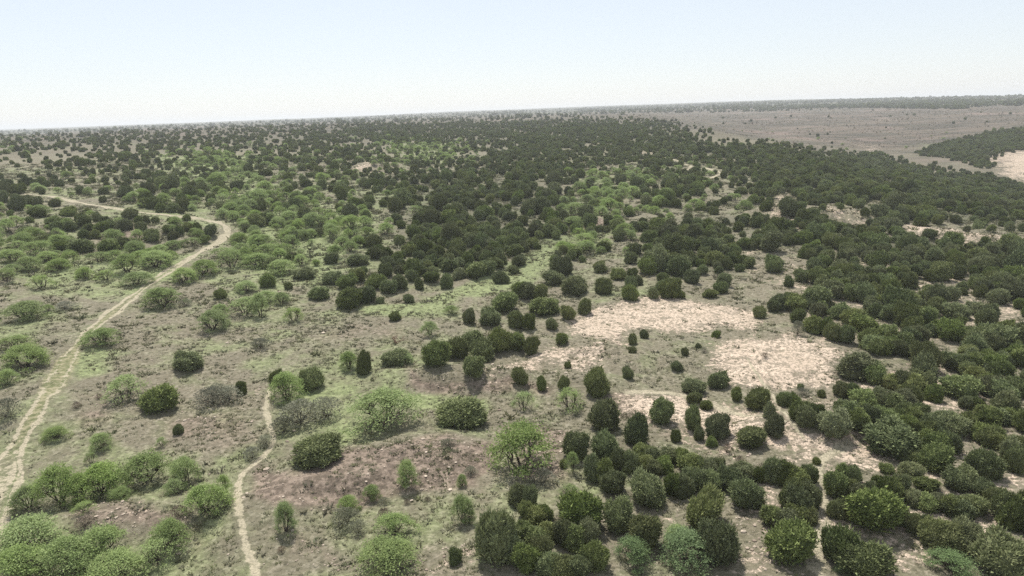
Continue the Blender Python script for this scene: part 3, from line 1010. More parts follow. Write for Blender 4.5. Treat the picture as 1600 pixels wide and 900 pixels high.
GREEN = [
 ('560,478 640,472 700,455 760,430 820,395 850,375 885,366 915,368 900,385 875,400 850,420 830,440 790,455 720,470 680,495 640,500 590,495', 1.0),
 ('120,545 150,540 175,555 170,578 140,590 112,600 95,620 100,590', 1.0), ('570,612 600,596 640,598 700,612 760,622 770,640 700,640 640,640 600,630', .95),
 ('410,505 480,510 540,515 520,530 430,535', .7), ('505,330 600,330 600,350 580,380 540,385 505,350', .85), ('0,430 240,425 270,440 200,480 100,470 0,480', .55),
 ('0,380 120,400 300,390 330,395 290,440 0,445', .7), ('320,330 520,320 560,400 520,460 400,440 340,400 370,360', .75), ('220,245 420,240 440,330 340,320 240,275', .7),
 ('380,400 470,430 470,480 400,500 300,440 330,410', .55), ('600,220 720,222 720,252 620,250', .6), ('885,270 960,255 975,330 1000,360 930,400 870,380 890,320', .6),
 ('500,560 600,560 650,600 560,620 500,600', .5), ('790,590 880,600 870,650 790,640', .45), ('860,740 930,750 960,800 900,800', .6), ('1300,840 1400,850 1420,905 1300,905', .3),
 ('1440,222 1465,225 1450,232 1430,228', .8), ('150,470 300,440 270,480 200,520 140,540', .35), ('0,500 120,490 120,540 60,620 0,640', .25), ('0,300 150,300 160,340 0,340', .2), ('1400,250 1450,250 1440,262 1400,260', .4),
]
RED = [
 ('640,570 700,585 800,595 880,600 870,615 780,615 700,610 650,600', .9), ('380,720 470,735 540,700 620,690 700,680 770,690 760,760 660,770 560,800 450,800 390,780', .85),
 ('100,600 180,620 200,660 130,680 100,660', .6), ('230,640 420,640 420,700 300,720 220,700', .5), ('100,770 330,790 340,860 220,850 110,830', .6), ('400,790 520,850 560,905 400,905', .5),
 ('880,600 1100,620 1050,690 1000,690', .5), ('750,650 900,670 890,760 800,760', .6), ('900,340 960,330 955,355 905,362', .9), ('540,500 640,480 640,530 480,545 440,520', .45),
 ('130,350 240,345 250,380 140,385', .7), ('880,340 1010,300 1000,330 900,360', .4), ('1120,180 1600,165 1700,160 1700,235 1560,205 1430,235 1380,240 1120,205', .5), ('1380,195 1480,205 1500,220 1400,235', .6),
 ('1210,540 1310,550 1310,610 1200,610', .3), ('900,760 1000,790 990,905 930,905', .35),
]
def wp(l): return [(worldpoly(P_(t)), s) for t, s in l]
SANDW = wp(SAND); OPENW = [q for q in SANDW if q[1] >= .8]; GREENW = wp(GREEN); REDW = wp(RED)
def mask(x, y, lst, soft=.034):
    r = np.hypot(x, y); out = np.zeros(len(x))
    wx = x + fbm(x / 5, y / 5, 41, 2) * 2.2; wy = y + fbm(x / 5, y / 5, 57, 2) * 2.2 * np.clip(r / 90, .6, 6)
    for poly, s in lst:
        lo = poly.min(0) - 12; hi = poly.max(0) + 12; marg = .06 * np.hypot(*poly.mean(0))
        k = np.where((x > lo[0] - marg) & (x < hi[0] + marg) & (y > lo[1] - marg) & (y < hi[1] + marg))[0]
        if not len(k): continue
        d = polydist(wx[k], wy[k], poly); ins = inpoly(wx[k], wy[k], poly); d = np.where(ins, d, -d)
        wd = np.maximum(1.2, soft * r[k]); v = np.clip(.5 + d / wd * .5, 0, 1) * s
        out[k] = np.maximum(out[k], v)
    return out

# ------------------------------------------------------------------ ground
az = np.concatenate([np.linspace(-180, -46, 46)[:-1], np.linspace(-46, 46, 861), np.linspace(46, 180, 46)[1:]])
rr = np.concatenate([np.linspace(0, 30, 16)[1:-1], np.exp(np.linspace(math.log(30), math.log(1000), 520)), np.exp(np.linspace(math.log(1000), math.log(14000), 90))[1:]])
A, Rr = np.meshgrid(np.radians(az), rr); gx = (np.sin(A) * Rr).ravel(); gy = (np.cos(A) * Rr).ravel(); gz = H(gx, gy)
na, nr = len(az), len(rr)
i, j = np.meshgrid(np.arange(nr - 1), np.arange(na - 1), indexing='ij'); b = (i * na + j).ravel()
quads = np.stack([b, b + 1, b + 1 + na, b + na], 1)[:, ::-1]
V = np.stack([gx, gy, gz], 1); V = np.vstack([V, [0, 0, float(H(0., 0.))]]); c0 = len(V) - 1
tris = np.stack([np.full(na - 1, c0), np.arange(na - 1) + 1, np.arange(na - 1)], 1)
def masks(x, y):
    sd = mask(x, y, SANDW); gn = mask(x, y, GREENW); rd = mask(x, y, REDW)
    r = np.hypot(x, y)
    px, py, dep = project(x, y, H(x, y)); inn = (dep > 20) & (px > -200) & (px < 1800)
    gn = np.maximum(gn * 1.05, np.where(inn, dens(px, py, DM) * .6, 0)); base_g = np.interp(px, [400, 1000, 1200], [.43, .36, .24]) * (1 + fbm(x / 18, y / 18, 91, 3) * .8); gn = np.maximum(gn, np.where(r < 330, base_g, base_g * .6)); gn = gn * np.clip(1.2 - sd, 0, 1) * np.clip(1.1 - rd * .8, 0, 1)
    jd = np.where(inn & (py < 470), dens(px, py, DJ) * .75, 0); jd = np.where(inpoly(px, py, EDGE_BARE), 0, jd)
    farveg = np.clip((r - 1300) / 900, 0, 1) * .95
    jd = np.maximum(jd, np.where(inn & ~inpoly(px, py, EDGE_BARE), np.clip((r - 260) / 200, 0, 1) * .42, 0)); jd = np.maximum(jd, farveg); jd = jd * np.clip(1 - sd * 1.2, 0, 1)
    return sd, gn, rd, jd, np.clip((r - 330) / 250, 0, 1)

# ------------------------------------------------------------------ collect every plant: position, size, kind
plants = []     # dict(kind, x, y, z, w, h, variant, rot, label, px, py, wpx, hand)
def add_hand(lst, kind):
    a = np.array([l[:4] for l in lst]); dep0 = np.arctan2(a[:, 1] - (176 - .033 * (a[:, 0] - 800)), FPX)
    g = ground(a[:, 0], a[:, 1] - .35 * a[:, 2] * np.sin(dep0))
    dd = (g - CAM) @ F; D = np.hypot(g[:, 0], g[:, 1]); dep = np.arctan2(CAM_Z - g[:, 2], D)
    for k in range(len(a)):
        mpp = dd[k] / FPX; W = a[k, 2] * mpp
        Hh = (a[k, 3] * mpp - .30 * W * math.sin(dep[k])) / math.cos(dep[k]); Hh = min(max(Hh * .9, .42 * W), 1.45 * W)
        plants.append(dict(kind=kind, x=g[k, 0], y=g[k, 1], z=g[k, 2], w=W, h=Hh, label=lst[k][4], px=a[k, 0], py=a[k, 1], wpx=a[k, 2], hpx=a[k, 3], hand=True))
        if kind == 'juniper' and a[k, 2] >= 30: plants[-1]['w'] *= 1.1
for t, k in ((JUN, 'juniper'), (MES, 'mesquite'), (BLU, 'bluegreen'), (GRY, 'greyshrub'), (BRN, 'brownshrub')): add_hand(parse(t, k == 'juniper'), k)
print('junipers width m', np.percentile([p['w'] for p in plants if p['kind'] == 'juniper'], [5, 25, 50, 75, 95]))

cell = {}
def ckey(x, y): return (int(math.floor(x / 4)), int(math.floor(y / 4)))
def put(x, y, r): cell.setdefault(ckey(x, y), []).append((x, y, r))
def free(x, y, r, k=.8):
    cx, cy = ckey(x, y)
    for a in (-1, 0, 1):
        for b_ in (-1, 0, 1):
            for (u, v, s) in cell.get((cx + a, cy + b_), ()):
                if (u - x) ** 2 + (v - y) ** 2 < ((s + r) * k) ** 2: return False
    return True
for p in plants: put(p['x'], p['y'], p['w'] / 2)

TRACKS = [
 ('dirt_track', P_('-60,850 -30,800 0,745 30,690 60,640 88,595 112,550 135,522 165,498 200,470 235,442 270,420 300,402 325,388 345,378 357,366 354,355 340,347 310,342 280,338.5 250,335.5 215,332 170,326 130,318 100,312 60,306 30,303'), 1.5, 'two'),
 ('side_track', P_('-10,880 2,835 14,795 28,762 36,738 30,715 20,700'), .42, 'one'),
 ('footpath', P_('410,915 392,875 380,840 374,800 371,770 371,745 385,732 410,718 428,700 430,685 421,665 415,640 417,620 422,604'), .42, 'one'),
 ('sandy_path', P_('1272,915 1268,860 1276,830 1292,795 1290,770 1270,735 1290,712 1322,700 1335,682'), .8, 'one'),
 ('cattle_trail', P_('1165,555 1185,590 1212,620 1225,650 1248,672 1262,700'), .3, 'one'),
 ('stony_trail', P_('962,618 1010,612 1062,614 1110,634 1160,648 1200,655 1240,668'), .8, 'one'),
 ('distant_track', P_('1036,246 1060,252 1080,260 1074,268'), 1.1, 'one'),
 ('distant_track', P_('1100,262 1128,271 1110,280'), 1.1, 'one'),
]
def smoothline(pts, step):
    pts = np.asarray(pts); s = np.r_[0, np.cumsum(np.hypot(*np.diff(pts, axis=0).T))]; n = max(8, int(s[-1] / step)); t = np.linspace(0, s[-1], n)
    x = np.interp(t, s, pts[:, 0]); y = np.interp(t, s, pts[:, 1])
    k = max(1, int(2.5 / step)); ker = np.hanning(2 * k + 3); ker /= ker.sum()
    for _ in range(2):
        xp = np.r_[np.full(k + 1, x[0]), x, np.full(k + 1, x[-1])]; yp = np.r_[np.full(k + 1, y[0]), y, np.full(k + 1, y[-1])]
        x = np.convolve(xp, ker, 'valid'); y = np.convolve(yp, ker, 'valid')
    return np.stack([x, y], 1)
track_lines = []
for nm, pp, hw, ty in TRACKS:
    g = ground(np.array([q[0] for q in pp]), np.array([q[1] for q in pp]))[:, :2]; track_lines.append((nm, smoothline(g, .5), hw, ty))
def near_track(x, y, m):
    for nm, L, hw, ty in track_lines:
        if ((L[:, 0] - x) ** 2 + (L[:, 1] - y) ** 2).min() < (hw + m) ** 2: return True
    return False

# fill where single plants cannot be read off: number per area from how closed the cover looks
def fill(kind, T, r0_, r1_, wr, n_try, hf, seed):
    rg = np.random.default_rng(seed)
    a = rg.uniform(R_(-41), R_(41), n_try); r = np.sqrt(rg.uniform(r0_ ** 2, r1_ ** 2, n_try)); x = np.sin(a) * r; y = np.cos(a) * r
    z = H(x, y); px, py, dep = project(x, y, z)
    pc = np.clip(px, 0, 1600)
    D = np.where((py < 910), dens(pc, py, T), 0.0)
    jx = pc + fbm(x / 9, y / 9, 83, 2) * 30 * np.clip(300 / r, .1, 1); jy = py + fbm(x / 9, y / 9, 87, 2) * 7 * np.clip(300 / r, .1, 1)
    bare = inpoly(jx, jy, EDGE_BARE); D = np.where(bare, np.where(r > 1350, .45, .006), D)
    if kind == 'juniper':
        D = np.where(inpoly(jx, jy, FARPATCH), .93, D)
        for bn in BANDS: D = np.where(inpoly(px, py, bn), .8, D)
    D = np.where((r > 760) & (D < .05) & ~bare, .10 if kind == 'juniper' else .02, D) * np.where((r > 760) & ~bare, .5, 1)
    D = np.clip(D * (1 + fbm(x / 14, y / 14, seed, 2) * .7 * (D < .85)), 0, .97)
    e = 3.0; zf = H(x * (1 + e / r), y * (1 + e / r)); slope = (zf - z) / e
    ang = np.arctan2(CAM_Z - z, r) + np.arctan(slope); ang = np.clip(ang, .012, 1.3)
    W = np.clip(rg.lognormal(0, .28, n_try), .5, 1.7) * wr; W = W * np.where(r > 1000, 1.5, 1)
    foot = W * (hf * W / np.tan(ang) * .8 + .8 * W)
    nper = -np.log(1 - D) / foot * (np.interp(D, [.0, .6, .75, .9], [1.5, 1.35, 1.9, 2.35]) * np.where(r > 250, 1.35, 1) if kind == 'juniper' else 3.7)
    area = R_(82) / 2 * (r1_ ** 2 - r0_ ** 2); base = n_try / area
    ok = rg.random(n_try) < nper / base
    k = np.where(ok)[0]; c = 0; sm_ = np.maximum(mask(x[k], y[k], OPENW, .008), .9 * mask(x[k] * (1 + 3 / r[k]), y[k] * (1 + 3 / r[k]), OPENW, .008) * (r[k] < 260)); g_ = mask(x[k], y[k], GREENW[:3]); k = k[((sm_ < .42) & (g_ < .6)) | (rg.random(len(k)) < .10)]
    print(kind, 'fill', r0_, r1_, 'candidates', len(k), 'of', n_try, 'max need', round(float(np.percentile(nper / base, 99)), 2))
    for q in k:
        kk = .5 if r[q] < 300 else .35
        if not free(x[q], y[q], W[q] / 2, kk): continue
        if r[q] < 350 and (near_track(x[q], y[q], W[q] * .45) or (r[q] < 230 and near_track(x[q] * (1 + 5 / r[q]), y[q] * (1 + 5 / r[q]), .3)) or (r[q] < 200 and near_track(x[q] * (1 + 10 / r[q]), y[q] * (1 + 10 / r[q]), 0))): continue
        put(x[q], y[q], W[q] / 2); c += 1
        plants.append(dict(kind=kind, x=x[q], y=y[q], z=z[q], w=W[q], h=W[q] * hf * rg.uniform(.85, 1.2), label=None, px=px[q], py=py[q], wpx=W[q] * FPX / dep[q], hand=False))
    print('  placed', c)
fill('juniper', DJ, 50, 250, 2.95, 26000, .8, 61)
fill('juniper', DJ, 250, 760, 2.25, 130000, .8, 62)
fill('mesquite', DM, 50, 250, 3.5, 9000, .6, 63)
fill('mesquite', DM, 250, 700, 3.1, 20000, .55, 64)
fill('juniper', DJ, 760, 3200, 3.2, 120000, .8, 65)
rg_ = np.random.default_rng(404)     # taller single trees that break the skyline
for px_, py_ in ((62, 203), (70, 203), (105, 203), (140, 202), (148, 202), (160, 201), (181, 200), (300, 198), (420, 193), (725, 176), (733, 176), (742, 176), (790, 173), (797, 173), (804, 173), (850, 172), (1115, 165), (1135, 164)):
    g_ = ground(np.array([px_ + .0]), np.array([py_ + 4.]))[0]; W_ = rg_.uniform(3.2, 5.0) * min(1.6, np.hypot(g_[0], g_[1]) / 700)
    plants.append(dict(kind='juniper', x=g_[0], y=g_[1], z=g_[2], w=W_, h=W_ * rg_.uniform(.9, 1.3), label=None, px=px_, py=py_, wpx=5, hand=True))
print('plants', len(plants))

# ------------------------------------------------------------------ build ground and tracks
Vall = V; sd, gn, rd, jd, fs_ = masks(V[:, 0], V[:, 1])
gme = mesh_np('ground', V, [quads, tris], [MG], attrs={'sand': sd, 'green': gn, 'red': rd, 'litter': jd, 'farslope': fs_}, smooth=True)
tag(link(bpy.data.objects.new('ground', gme)), kind='structure')
for nm, L, hw, ty in track_lines:
    d = np.gradient(L, axis=0); d /= np.linalg.norm(d, axis=1)[:, None]; nrm = np.stack([d[:, 1], -d[:, 0]], 1)
    us = np.linspace(-1, 1, 15); prof = .055 - .13 * np.clip((np.abs(us) - .75) / .25, 0, 1)
    wv = np.interp(np.hypot(L[:, 0], L[:, 1]), [60, 75, 95, 130, 200, 350], [1.0, .8, .66, .56, .52, 1.0]) + .18 * np.sin(np.arange(len(L)) * .13) + .12 * np.sin(np.arange(len(L)) * .37)
    X = L[:, None, 0] + nrm[:, None, 0] * us[None] * hw * 1.45 * wv[:, None]; Y = L[:, None, 1] + nrm[:, None, 1] * us[None] * hw * 1.45 * wv[:, None]
    Z = H(X, Y) + prof[None] + np.clip(np.hypot(X, Y) / 300 - .3, 0, 1) * .12
    s_ = np.arange(len(L))[:, None] / len(L) + 0 * X; U = np.abs(us)[None] + 0 * X
    if ty == 'two':
        rr_ = np.hypot(X, Y); rut = np.clip(1.15 - np.abs(U - .42) * 3.4, 0, 1); rut = np.maximum(rut, np.clip((rr_ - 128) / 20, 0, 1) * np.clip(1.25 - U * 1.3, 0, 1))
        near = np.clip((82 - rr_) / 14, 0, 1); rut = np.maximum(rut, near * np.clip(1.35 - U * 1.35, 0, 1) * .72)
        gband = np.clip(1 - np.abs(rr_ - 95) / 22, 0, 1); rut = rut * (1 - .38 * gband); cen = np.clip(1.1 - U * 1.0, 0, 1) * (.45 + .5 * gband) * (1 - near * .35)
        cen = np.maximum(cen, np.clip(1.3 - U * 1.2, 0, 1) * gband)
    else:
        rut = np.clip(1.25 - U * 1.5, 0, 1) * .95; cen = rut * 0
    wob = np.sin(np.pi * np.clip(s_ * 1, 0, 1)) ** .15; rut = rut * np.clip(wob, 0, 1)
    m_, n_ = X.shape; ii, jj = np.meshgrid(np.arange(m_ - 1), np.arange(n_ - 1), indexing='ij'); b = (ii * n_ + jj).ravel()
    q = np.stack([b, b + 1, b + 1 + n_, b + n_], 1)
    a1, a2, a3, a4, a5 = masks(X.ravel(), Y.ravel())
    me = mesh_np(nm, np.stack([X, Y, Z], -1).reshape(-1, 3), q, [MT], attrs={'sand': a1, 'green': a2, 'red': a3, 'litter': a4 * 0, 'rut': rut.ravel(), 'centre': cen.ravel()}, smooth=True)
    e = me.polygons[0].normal.z
    if e < 0: me.flip_normals()
    tag(link(bpy.data.objects.new(nm, me)), kind='structure')

# ------------------------------------------------------------------ scattering of what is past counting: one object each
def scatter(name, pts, rot, scl, idx, meshes, label=None, cat=None):
    """pts (n,3), rot z, scl (n,3), idx variant; the instances stand on real points of the terrain"""
    me = bpy.data.meshes.new(name + '_points'); n = len(pts); me.vertices.add(n)
    me.vertices.foreach_set('co', np.asarray(pts, np.float32).ravel())
    a = me.attributes.new('rotz', 'FLOAT', 'POINT'); a.data.foreach_set('value', np.asarray(rot, np.float32))
    a = me.attributes.new('scl', 'FLOAT_VECTOR', 'POINT'); a.data.foreach_set('vector', np.asarray(scl, np.float32).ravel())
    a = me.attributes.new('pick', 'INT', 'POINT'); a.data.foreach_set('value', np.asarray(idx, np.int32))
    o = link(bpy.data.objects.new(name, me))
    g = bpy.data.node_groups.new(name + '_nodes', 'GeometryNodeTree')
    g.interface.new_socket('Geometry', in_out='INPUT', socket_type='NodeSocketGeometry'); g.interface.new_socket('Geometry', in_out='OUTPUT', socket_type='NodeSocketGeometry')
    gi = g.nodes.new('NodeGroupInput'); go = g.nodes.new('NodeGroupOutput'); jn = g.nodes.new('GeometryNodeJoinGeometry')
    def named(nm, ty):
        x = g.nodes.new('GeometryNodeInputNamedAttribute'); x.data_type = ty; x.inputs[0].default_value = nm; return x.outputs[0]
    cb = g.nodes.new('ShaderNodeCombineXYZ'); g.links.new(named('rotz', 'FLOAT'), cb.inputs[2])
    sc_ = named('scl', 'FLOAT_VECTOR'); pk = named('pick', 'INT')
    for k, mm in enumerate(meshes):
        src = bpy.data.objects.new(mm.name + '_source', mm)
        oi = g.nodes.new('GeometryNodeObjectInfo'); oi.inputs['Object'].default_value = src; oi.inputs['As Instance'].default_value = True
        eq = g.nodes.new('FunctionNodeCompare'); eq.data_type = 'INT'; eq.operation = 'EQUAL'
        ins = [q for q in eq.inputs if q.type == 'INT']; g.links.new(pk, ins[0]); ins[1].default_value = k
        ip = g.nodes.new('GeometryNodeInstanceOnPoints')
        g.links.new(gi.outputs[0], ip.inputs['Points']); g.links.new(eq.outputs[0], ip.inputs['Selection']); g.links.new(oi.outputs['Geometry'], ip.inputs['Instance'])
        g.links.new(cb.outputs[0], ip.inputs['Rotation']); g.links.new(sc_, ip.inputs['Scale']); g.links.new(ip.outputs[0], jn.inputs[0])
    g.links.new(jn.outputs[0], go.inputs[0])
    md = o.modifiers.new('scatter', 'NODES'); md.node_group = g
    tag(o, label, cat, kind='stuff'); return o

prg = np.random.default_rng(99)
for p in plants:
    kd = p['kind']; var = PLANT[kd]; rat = p['h'] / p['w']
    if kd == 'juniper':
        ch = [3, 7, 4] if rat > 1.2 else ([0, 1, 2, 4, 5, 6, 8, 9, 10, 11] if p['w'] > 3 else [0, 1, 5, 3, 9, 11, 8])
        p['v'] = int(ch[prg.integers(len(ch))])
    elif kd == 'mesquite':
        ch = [5, 2] if rat > 1.0 else ([0, 3, 1] if p['w'] > 6 else [1, 2, 4, 6, 0])
        if p['label'] and any(q in p['label'] for q in ('airy', 'sparse', 'limbs', 'pale')): ch = [7, 8]
        if p['label'] and ('large spreading' in p['label'] or 'twisted' in p['label']): ch = [3] if 'twisted' in p['label'] else [0]
        if not p['label'] and prg.random() < .25: ch = [7, 8]
        p['v'] = int(ch[prg.integers(len(ch))])
    else: p['v'] = int(prg.integers(len(var)))
    p['rot'] = prg.uniform(0, 6.283); vv = var[p['v']]; k = prg.uniform(.93, 1.07)
    p['s'] = (p['w'] / vv['w'] * k, p['w'] / vv['w'] / k, p['h'] / vv['h'])

ZONES = [
 (740, 772, 960, 990, 'in the bottom centre grove'), (960, 800, 1190, 990, 'around the blue-green bush at the bottom'),
 (1190, 740, 1290, 990, 'in the grove left of the narrow sandy path'), (1290, 740, 1420, 990, 'in the grove right of the narrow sandy path'),
 (1420, 740, 1700, 990, 'in the grove at the bottom right corner'), (925, 705, 1190, 800, 'in the long central grove'),
 (1190, 605, 1300, 740, 'at the left end of the right thicket'), (1300, 610, 1420, 740, 'in the middle of the right thicket'),
 (1420, 610, 1700, 740, 'at the right end of the right thicket'), (960, 600, 1190, 740, 'on the stony slope below the clearing'),
 (860, 500, 1270, 600, 'on the pale speckled clearing'), (1420, 500, 1700, 610, 'in the wood beside the sandy gap'),
 (1240, 465, 1420, 610, 'in the wood right of the clearing'), (860, 440, 1220, 500, 'along the upper rim of the clearing'),
 (640, 465, 860, 600, 'between the green swath and brown bank'), (460, 400, 640, 500, 'in the left middle grove'),
 (640, 415, 860, 470, 'along the lower edge of the middle wood'), (560, 360, 860, 415, 'deep in the middle wood'),
 (860, 350, 1140, 440, 'in the wood behind the clearing'), (1140, 380, 1300, 465, 'in the right wood above the clearing'),
 (1300, 380, 1450, 500, 'in the right wood below the sandy strip'), (1450, 380, 1700, 500, 'at the right margin below the sandy strip'),
 (1140, 300, 1400, 380, 'around the pink bare patch at right'), (1400, 300, 1700, 380, 'around the long sandy strip'),
 (0, 280, 120, 345, 'near the far end of the track'), (0, 345, 120, 410, 'at the left margin behind the mesquites'),
 (120, 280, 250, 400, 'on bare ground inside the track bend'), (250, 300, 350, 400, 'in the cluster inside the tight bend'),
 (350, 250, 560, 400, 'among the mesquites right of the bend'), (560, 250, 860, 360, 'in the upper middle wood'),
 (860, 200, 1140, 350, 'near the mesquites of the middle valley'), (1140, 200, 1700, 300, 'in the far right wood'),
 (0, 600, 330, 990, 'beside the mesquite thickets at lower left'), (330, 560, 740, 990, 'on the open slope at lower centre'), (0, 0, 640, 345, 'on the far left slope'), (-400, 0, 2000, 2000, 'in the open rangeland'),
]
MZONES = [
 (0, 715, 330, 835, 'in the long thicket at lower left'), (0, 835, 330, 1000, 'in the thicket at the bottom left corner'), (330, 700, 480, 990, 'by the footpath'),
 (480, 700, 740, 990, 'on stony ground at bottom centre'), (0, 470, 110, 670, 'at the left margin beside the track'), (110, 590, 330, 715, 'on the bare slope right of the track'),
 (0, 405, 110, 470, 'at the left margin above pale grass'), (110, 385, 225, 470, 'left of the track below the junipers'), (225, 385, 300, 450, 'just left of the track'),
 (290, 405, 350, 530, 'just right of the track'), (350, 405, 480, 530, 'right of the track in open grass'), (350, 380, 480, 405, 'just below the tight track bend'), (0, 350, 110, 405, 'behind the left margin bushes'),
 (350, 340, 480, 380, 'right of the tight track bend'), (480, 300, 640, 420, 'beside the green notch'), (380, 290, 480, 340, 'above the tight track bend'),
 (480, 270, 640, 300, 'left of the upper middle wood'), (220, 230, 380, 290, 'in the bright patch of far left slope'), (220, 290, 380, 340, 'behind the tight track bend'), (380, 230, 480, 290, 'in the upper green valley'),
 (600, 200, 760, 300, 'in the far green patch'), (860, 330, 1060, 420, 'in the lower part of the middle valley'), (860, 240, 1060, 330, 'in the upper part of the middle valley'),
 (640, 300, 860, 470, 'within the middle wood'), (500, 500, 760, 700, 'in the open centre grass'), (-400, 0, 2000, 2000, 'in the open rangeland'),
]
ORD = 'leftmost second third fourth fifth sixth seventh eighth ninth tenth'.split()
ROWS = 'nearest second third fourth fifth sixth seventh eighth ninth tenth eleventh twelfth'.split()
def adj(p, kd):
    r = p['h'] / p['w']
    if kd == 'juniper': return 'tall' if r > 1.0 else ('broad' if p['w'] > 4.4 else ('small' if p['w'] < 2.0 else 'dark'))
    return 'broad' if p['w'] > 6 else ('low' if r < .5 else ('small' if p['w'] < 2.6 else 'green'))
def autolabel(lst, zones, word, kd):
    z = {}
    for p in lst:
        if p['label']: continue
        for q, (x0, y0, x1, y1, ph) in enumerate(zones):
            if x0 <= p['px'] < x1 and y0 <= p['py'] < y1: z.setdefault(q, []).append(p); break
    for q, l in z.items():
        l.sort(key=lambda p: -p['py']); nrow = max(1, math.ceil(len(l) / 7)); per = math.ceil(len(l) / nrow)
        for r in range(nrow):
            row = sorted(l[r * per:(r + 1) * per], key=lambda p: p['px'])
            for c, p in enumerate(row):
                pos = (ORD[c] + (' from left' if c else '')) if len(row) > 1 else ''
                rw = (ROWS[r] + ' row') if nrow > 1 else ''
                tail = ', '.join(t for t in (rw, pos) if t)
                p['label'] = f"{adj(p, kd)} {word} {zones[q][4]}" + (', ' + tail if tail else '')
def place(p, name, cat, group, parts):
    v = PLANT[p['kind']][p['v']]
    if parts:
        e = link(bpy.data.objects.new(name, None)); e.empty_display_size = .5
        for nm, me in (('trunk', v['trunk']), ('crown', v['crown'])):
            c = link(bpy.data.objects.new(nm, me)); c.parent = e
        o = e
    else: o = link(bpy.data.objects.new(name, v['whole']))
    o.location = (p['x'], p['y'], p['z'] - .04); o.rotation_euler = (0, 0, p['rot']); o.scale = p['s']
    return tag(o, p['label'], cat, group)
INFR = lambda p: 2 <= p['px'] <= 1598 and 150 < p['py'] - .3 * p['wpx'] < 900
KIND = {'juniper': ('juniper_tree', 'juniper', 'junipers scattered over the rangeland', 'juniper', ZONES, 296, 30, 'far juniper wood covering the plateau and slopes'),
        'mesquite': ('mesquite_tree', 'mesquite', 'mesquites in the open and along the valleys', 'mesquite', MZONES, 280, 24, 'far mesquite scrub in the green hollows')}
for kd, (name, cat, group, word, zones, cap, big, slabel) in KIND.items():
    allp = [p for p in plants if p['kind'] == kd]
    vis = sorted([p for p in allp if INFR(p)], key=lambda p: -p['wpx'])[:cap]; ids = set(map(id, vis))
    autolabel(vis, zones, word, kd)
    for p in vis: place(p, name, cat, group, p['wpx'] >= big)
    rest = [p for p in allp if id(p) not in ids]
    scatter(('distant_' + kd + 's'), [(p['x'], p['y'], p['z'] - .05) for p in rest], [p['rot'] for p in rest], [p['s'] for p in rest], [p['v'] for p in rest],
            [v['whole'] for v in PLANT[kd]], slabel, 'woodland')
    print(kd, len(allp), 'objects', len(vis), 'smallest', vis[-1]['wpx'])
for kd, (name, cat, group, word) in {'bluegreen': ('blue_green_bush', 'bush', None, 'blue-green bush'), 'greyshrub': ('grey_shrub', 'shrub', 'grey half-bare shrubs', 'grey shrub'),
                                     'brownshrub': ('brown_shrub', 'shrub', 'small brown shrubs', 'brown shrub')}.items():
    l = [p for p in plants if p['kind'] == kd]; autolabel(l, MZONES, word, 'mesquite')
    for p in l: place(p, name, cat, group, p['wpx'] >= 24)
g = ground(np.array([620.]), np.array([537.]))[0]
o = link(bpy.data.objects.new('dead_tree', dead_me)); o.location = (g[0], g[1], g[2]); k = float((g - CAM) @ F) / FPX * 26; o.scale = (k, k, k * .9)
tag(o, 'small leafless reddish dead tree standing alone in open grass left of the juniper line', 'dead tree')

# ------------------------------------------------------------------ grass tufts, weeds and stones
def tuft(seed, spread, n, L):
    rg = np.random.default_rng(seed); a = rg.uniform(0, 6.28, n); r = rg.uniform(.05, .5, n) * spread
    P = np.stack([np.cos(a) * r, np.sin(a) * r, np.full(n, -.04)], 1); D = np.stack([np.cos(a) * .7, np.sin(a) * .7, np.full(n, 1.0)], 1) + rg.normal(0, .25, (n, 3))
    return mesh_np('tuft', *(lambda q: (q[0], q[1]))(sprays(P, D, rg.uniform(.5, 1, n) * L, np.full(n, .10), rg, np.zeros(n))), [MTU], attrs={'tint': np.repeat(rg.uniform(0, 1, n), 4)})
def stone(seed):
    rg = np.random.default_rng(seed); V0, F0 = ico(1); v = V0 * np.array([.5, .4, .28]) * rg.uniform(.7, 1.2, (len(V0), 1)); return mesh_np('stone', v, F0, [MST])
MST, t_, b_ = newmat('pale_stone'); ns = N(t_); oi = ns.n('ShaderNodeObjectInfo').outputs['Random']
ns.link(ns.mix(oi, (.24, .19, .15), (.52, .44, .35)), b_.inputs['Base Color'])
tg = np.random.default_rng(5)
def spots(n, ra, rb, pw=2):
    a = tg.uniform(R_(-40), R_(40), n); u = tg.uniform(0, 1, n); r = (ra ** (2 - pw) + u * (rb ** (2 - pw) - ra ** (2 - pw))) ** (1 / (2 - pw)) if pw != 2 else ra * (rb / ra) ** u
    x = np.sin(a) * r; y = np.cos(a) * r; return x, y, r
tx, ty, tr_ = spots(300000, 40, 330, .75)
s1, g1, r1, j1, f1 = masks(tx, ty)
pr = np.clip(.30 + fbm(tx / 3.5, ty / 3.5, 71, 3) * 1.1, 0.02, 1) * np.clip(1.05 - s1 * .95, .05, 1)
tdist = np.full(len(tx), 9.0)
for nm, L, hw, tyy in track_lines:
    if nm == 'distant_track': continue
    dd_ = polydist(tx, ty, L[::4], closed=False); tdist = np.minimum(tdist, dd_ - hw * 1.1)
pr = np.where(tdist < 0, 0.02, pr); k = tg.random(len(tx)) < pr
tx, ty, tr_, g1 = tx[k], ty[k], tr_[k], g1[k]; n = len(tx); sz = tg.lognormal(-1.2, .45, n) * np.clip(tr_ / 90, .8, 1.9)
scatter('grass_tufts', np.stack([tx, ty, H(tx, ty)], 1), tg.uniform(0, 6.28, n), np.stack([sz, sz, sz * tg.uniform(.5, 1.0, n)], 1), tg.integers(0, 4, n), [tuft(i_, 1, 13, .62) for i_ in range(4)], 'dry grass tufts and weeds over the rangeland floor', 'grass')
print('tufts', n)
x, y, r = spots(60000, 40, 200, 1)
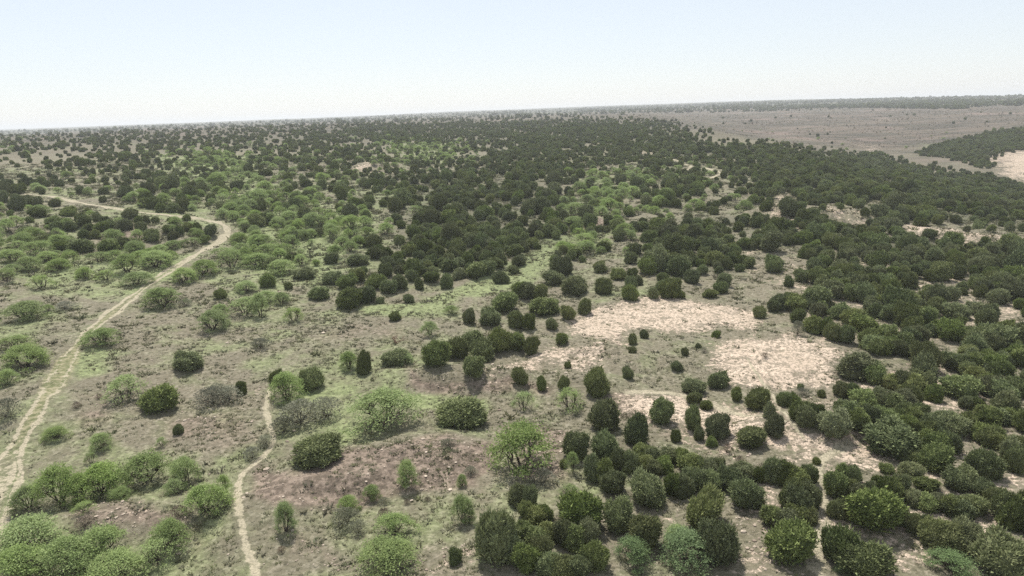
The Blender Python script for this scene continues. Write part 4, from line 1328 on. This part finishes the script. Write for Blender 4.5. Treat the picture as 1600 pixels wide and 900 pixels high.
s1, g1, r1, j1, f1 = masks(x, y); pr = np.clip(.04 + .55 * ((s1 > .3) & (s1 < .95)) + .5 * (r1 > .4), 0, 1) * np.clip(.4 + fbm(x / 4, y / 4, 77, 2), 0, 1); k = tg.random(len(x)) < pr
x, y = x[k], y[k]; n = len(x); sz = tg.lognormal(-1.7, .45, n)
scatter('loose_stones', np.stack([x, y, H(x, y) + .02], 1), tg.uniform(0, 6.28, n), np.stack([sz, sz, sz], 1), tg.integers(0, 3, n), [stone(i_) for i_ in range(3)], 'loose pale stones and clods on the bare ground', 'stones')
print('stones', n)

# low scrub on the bare slope across the valley and on the far plain
a = tg.uniform(R_(-38), R_(40), 60000); r = 330 * (1900 / 330) ** tg.uniform(0, 1, 60000); x = np.sin(a) * r; y = np.cos(a) * r; px, py, dp = project(x, y, H(x, y))
bare = inpoly(px, py, EDGE_BARE) & ~inpoly(px, py, FARPATCH); pr = np.where(bare, .42, .10) * np.clip(.5 + fbm(x / 40, y / 40, 95, 3) * 2.0, 0, 1); k = tg.random(len(x)) < pr
x, y, r = x[k], y[k], r[k]; n = len(x); sz = tg.lognormal(-.35, .4, n) * np.clip(r / 500, .8, 1.8)
scatter('far_scrub', np.stack([x, y, H(x, y) - .05], 1), tg.uniform(0, 6.28, n), np.stack([sz, sz, sz * .6], 1), tg.integers(0, 2, n), [PLANT['greyshrub'][0]['whole'], PLANT['brownshrub'][0]['whole']], 'low grey scrub on the bare slope across the valley', 'scrub')
print('scrub', n)

# ------------------------------------------------------------------ haze
hz, t_, b_ = newmat('haze'); t_.nodes.remove(b_)
pv = t_.nodes.new('ShaderNodeVolumePrincipled'); pv.inputs['Color'].default_value = (.93, .96, 1, 1); pv.inputs['Density'].default_value = .0002; pv.inputs['Anisotropy'].default_value = .2
t_.links.new(pv.outputs[0], t_.nodes['Material Output'].inputs['Volume'])
zt = float(Vall[:, 2].max()) + 6; zb = float(Vall[:, 2].min()) - 1.5; q = 14500
bv = np.array([[sx * q, sy * q, zz] for zz in (zb, zt) for sx, sy in ((-1, -1), (1, -1), (1, 1), (-1, 1))])
bf = np.array([[0, 3, 2, 1], [4, 5, 6, 7], [0, 1, 5, 4], [1, 2, 6, 5], [2, 3, 7, 6], [3, 0, 4, 7]])
tag(link(bpy.data.objects.new('haze', mesh_np('haze', bv, bf, [hz]))), kind='stuff')
print('haze box', zb, zt)
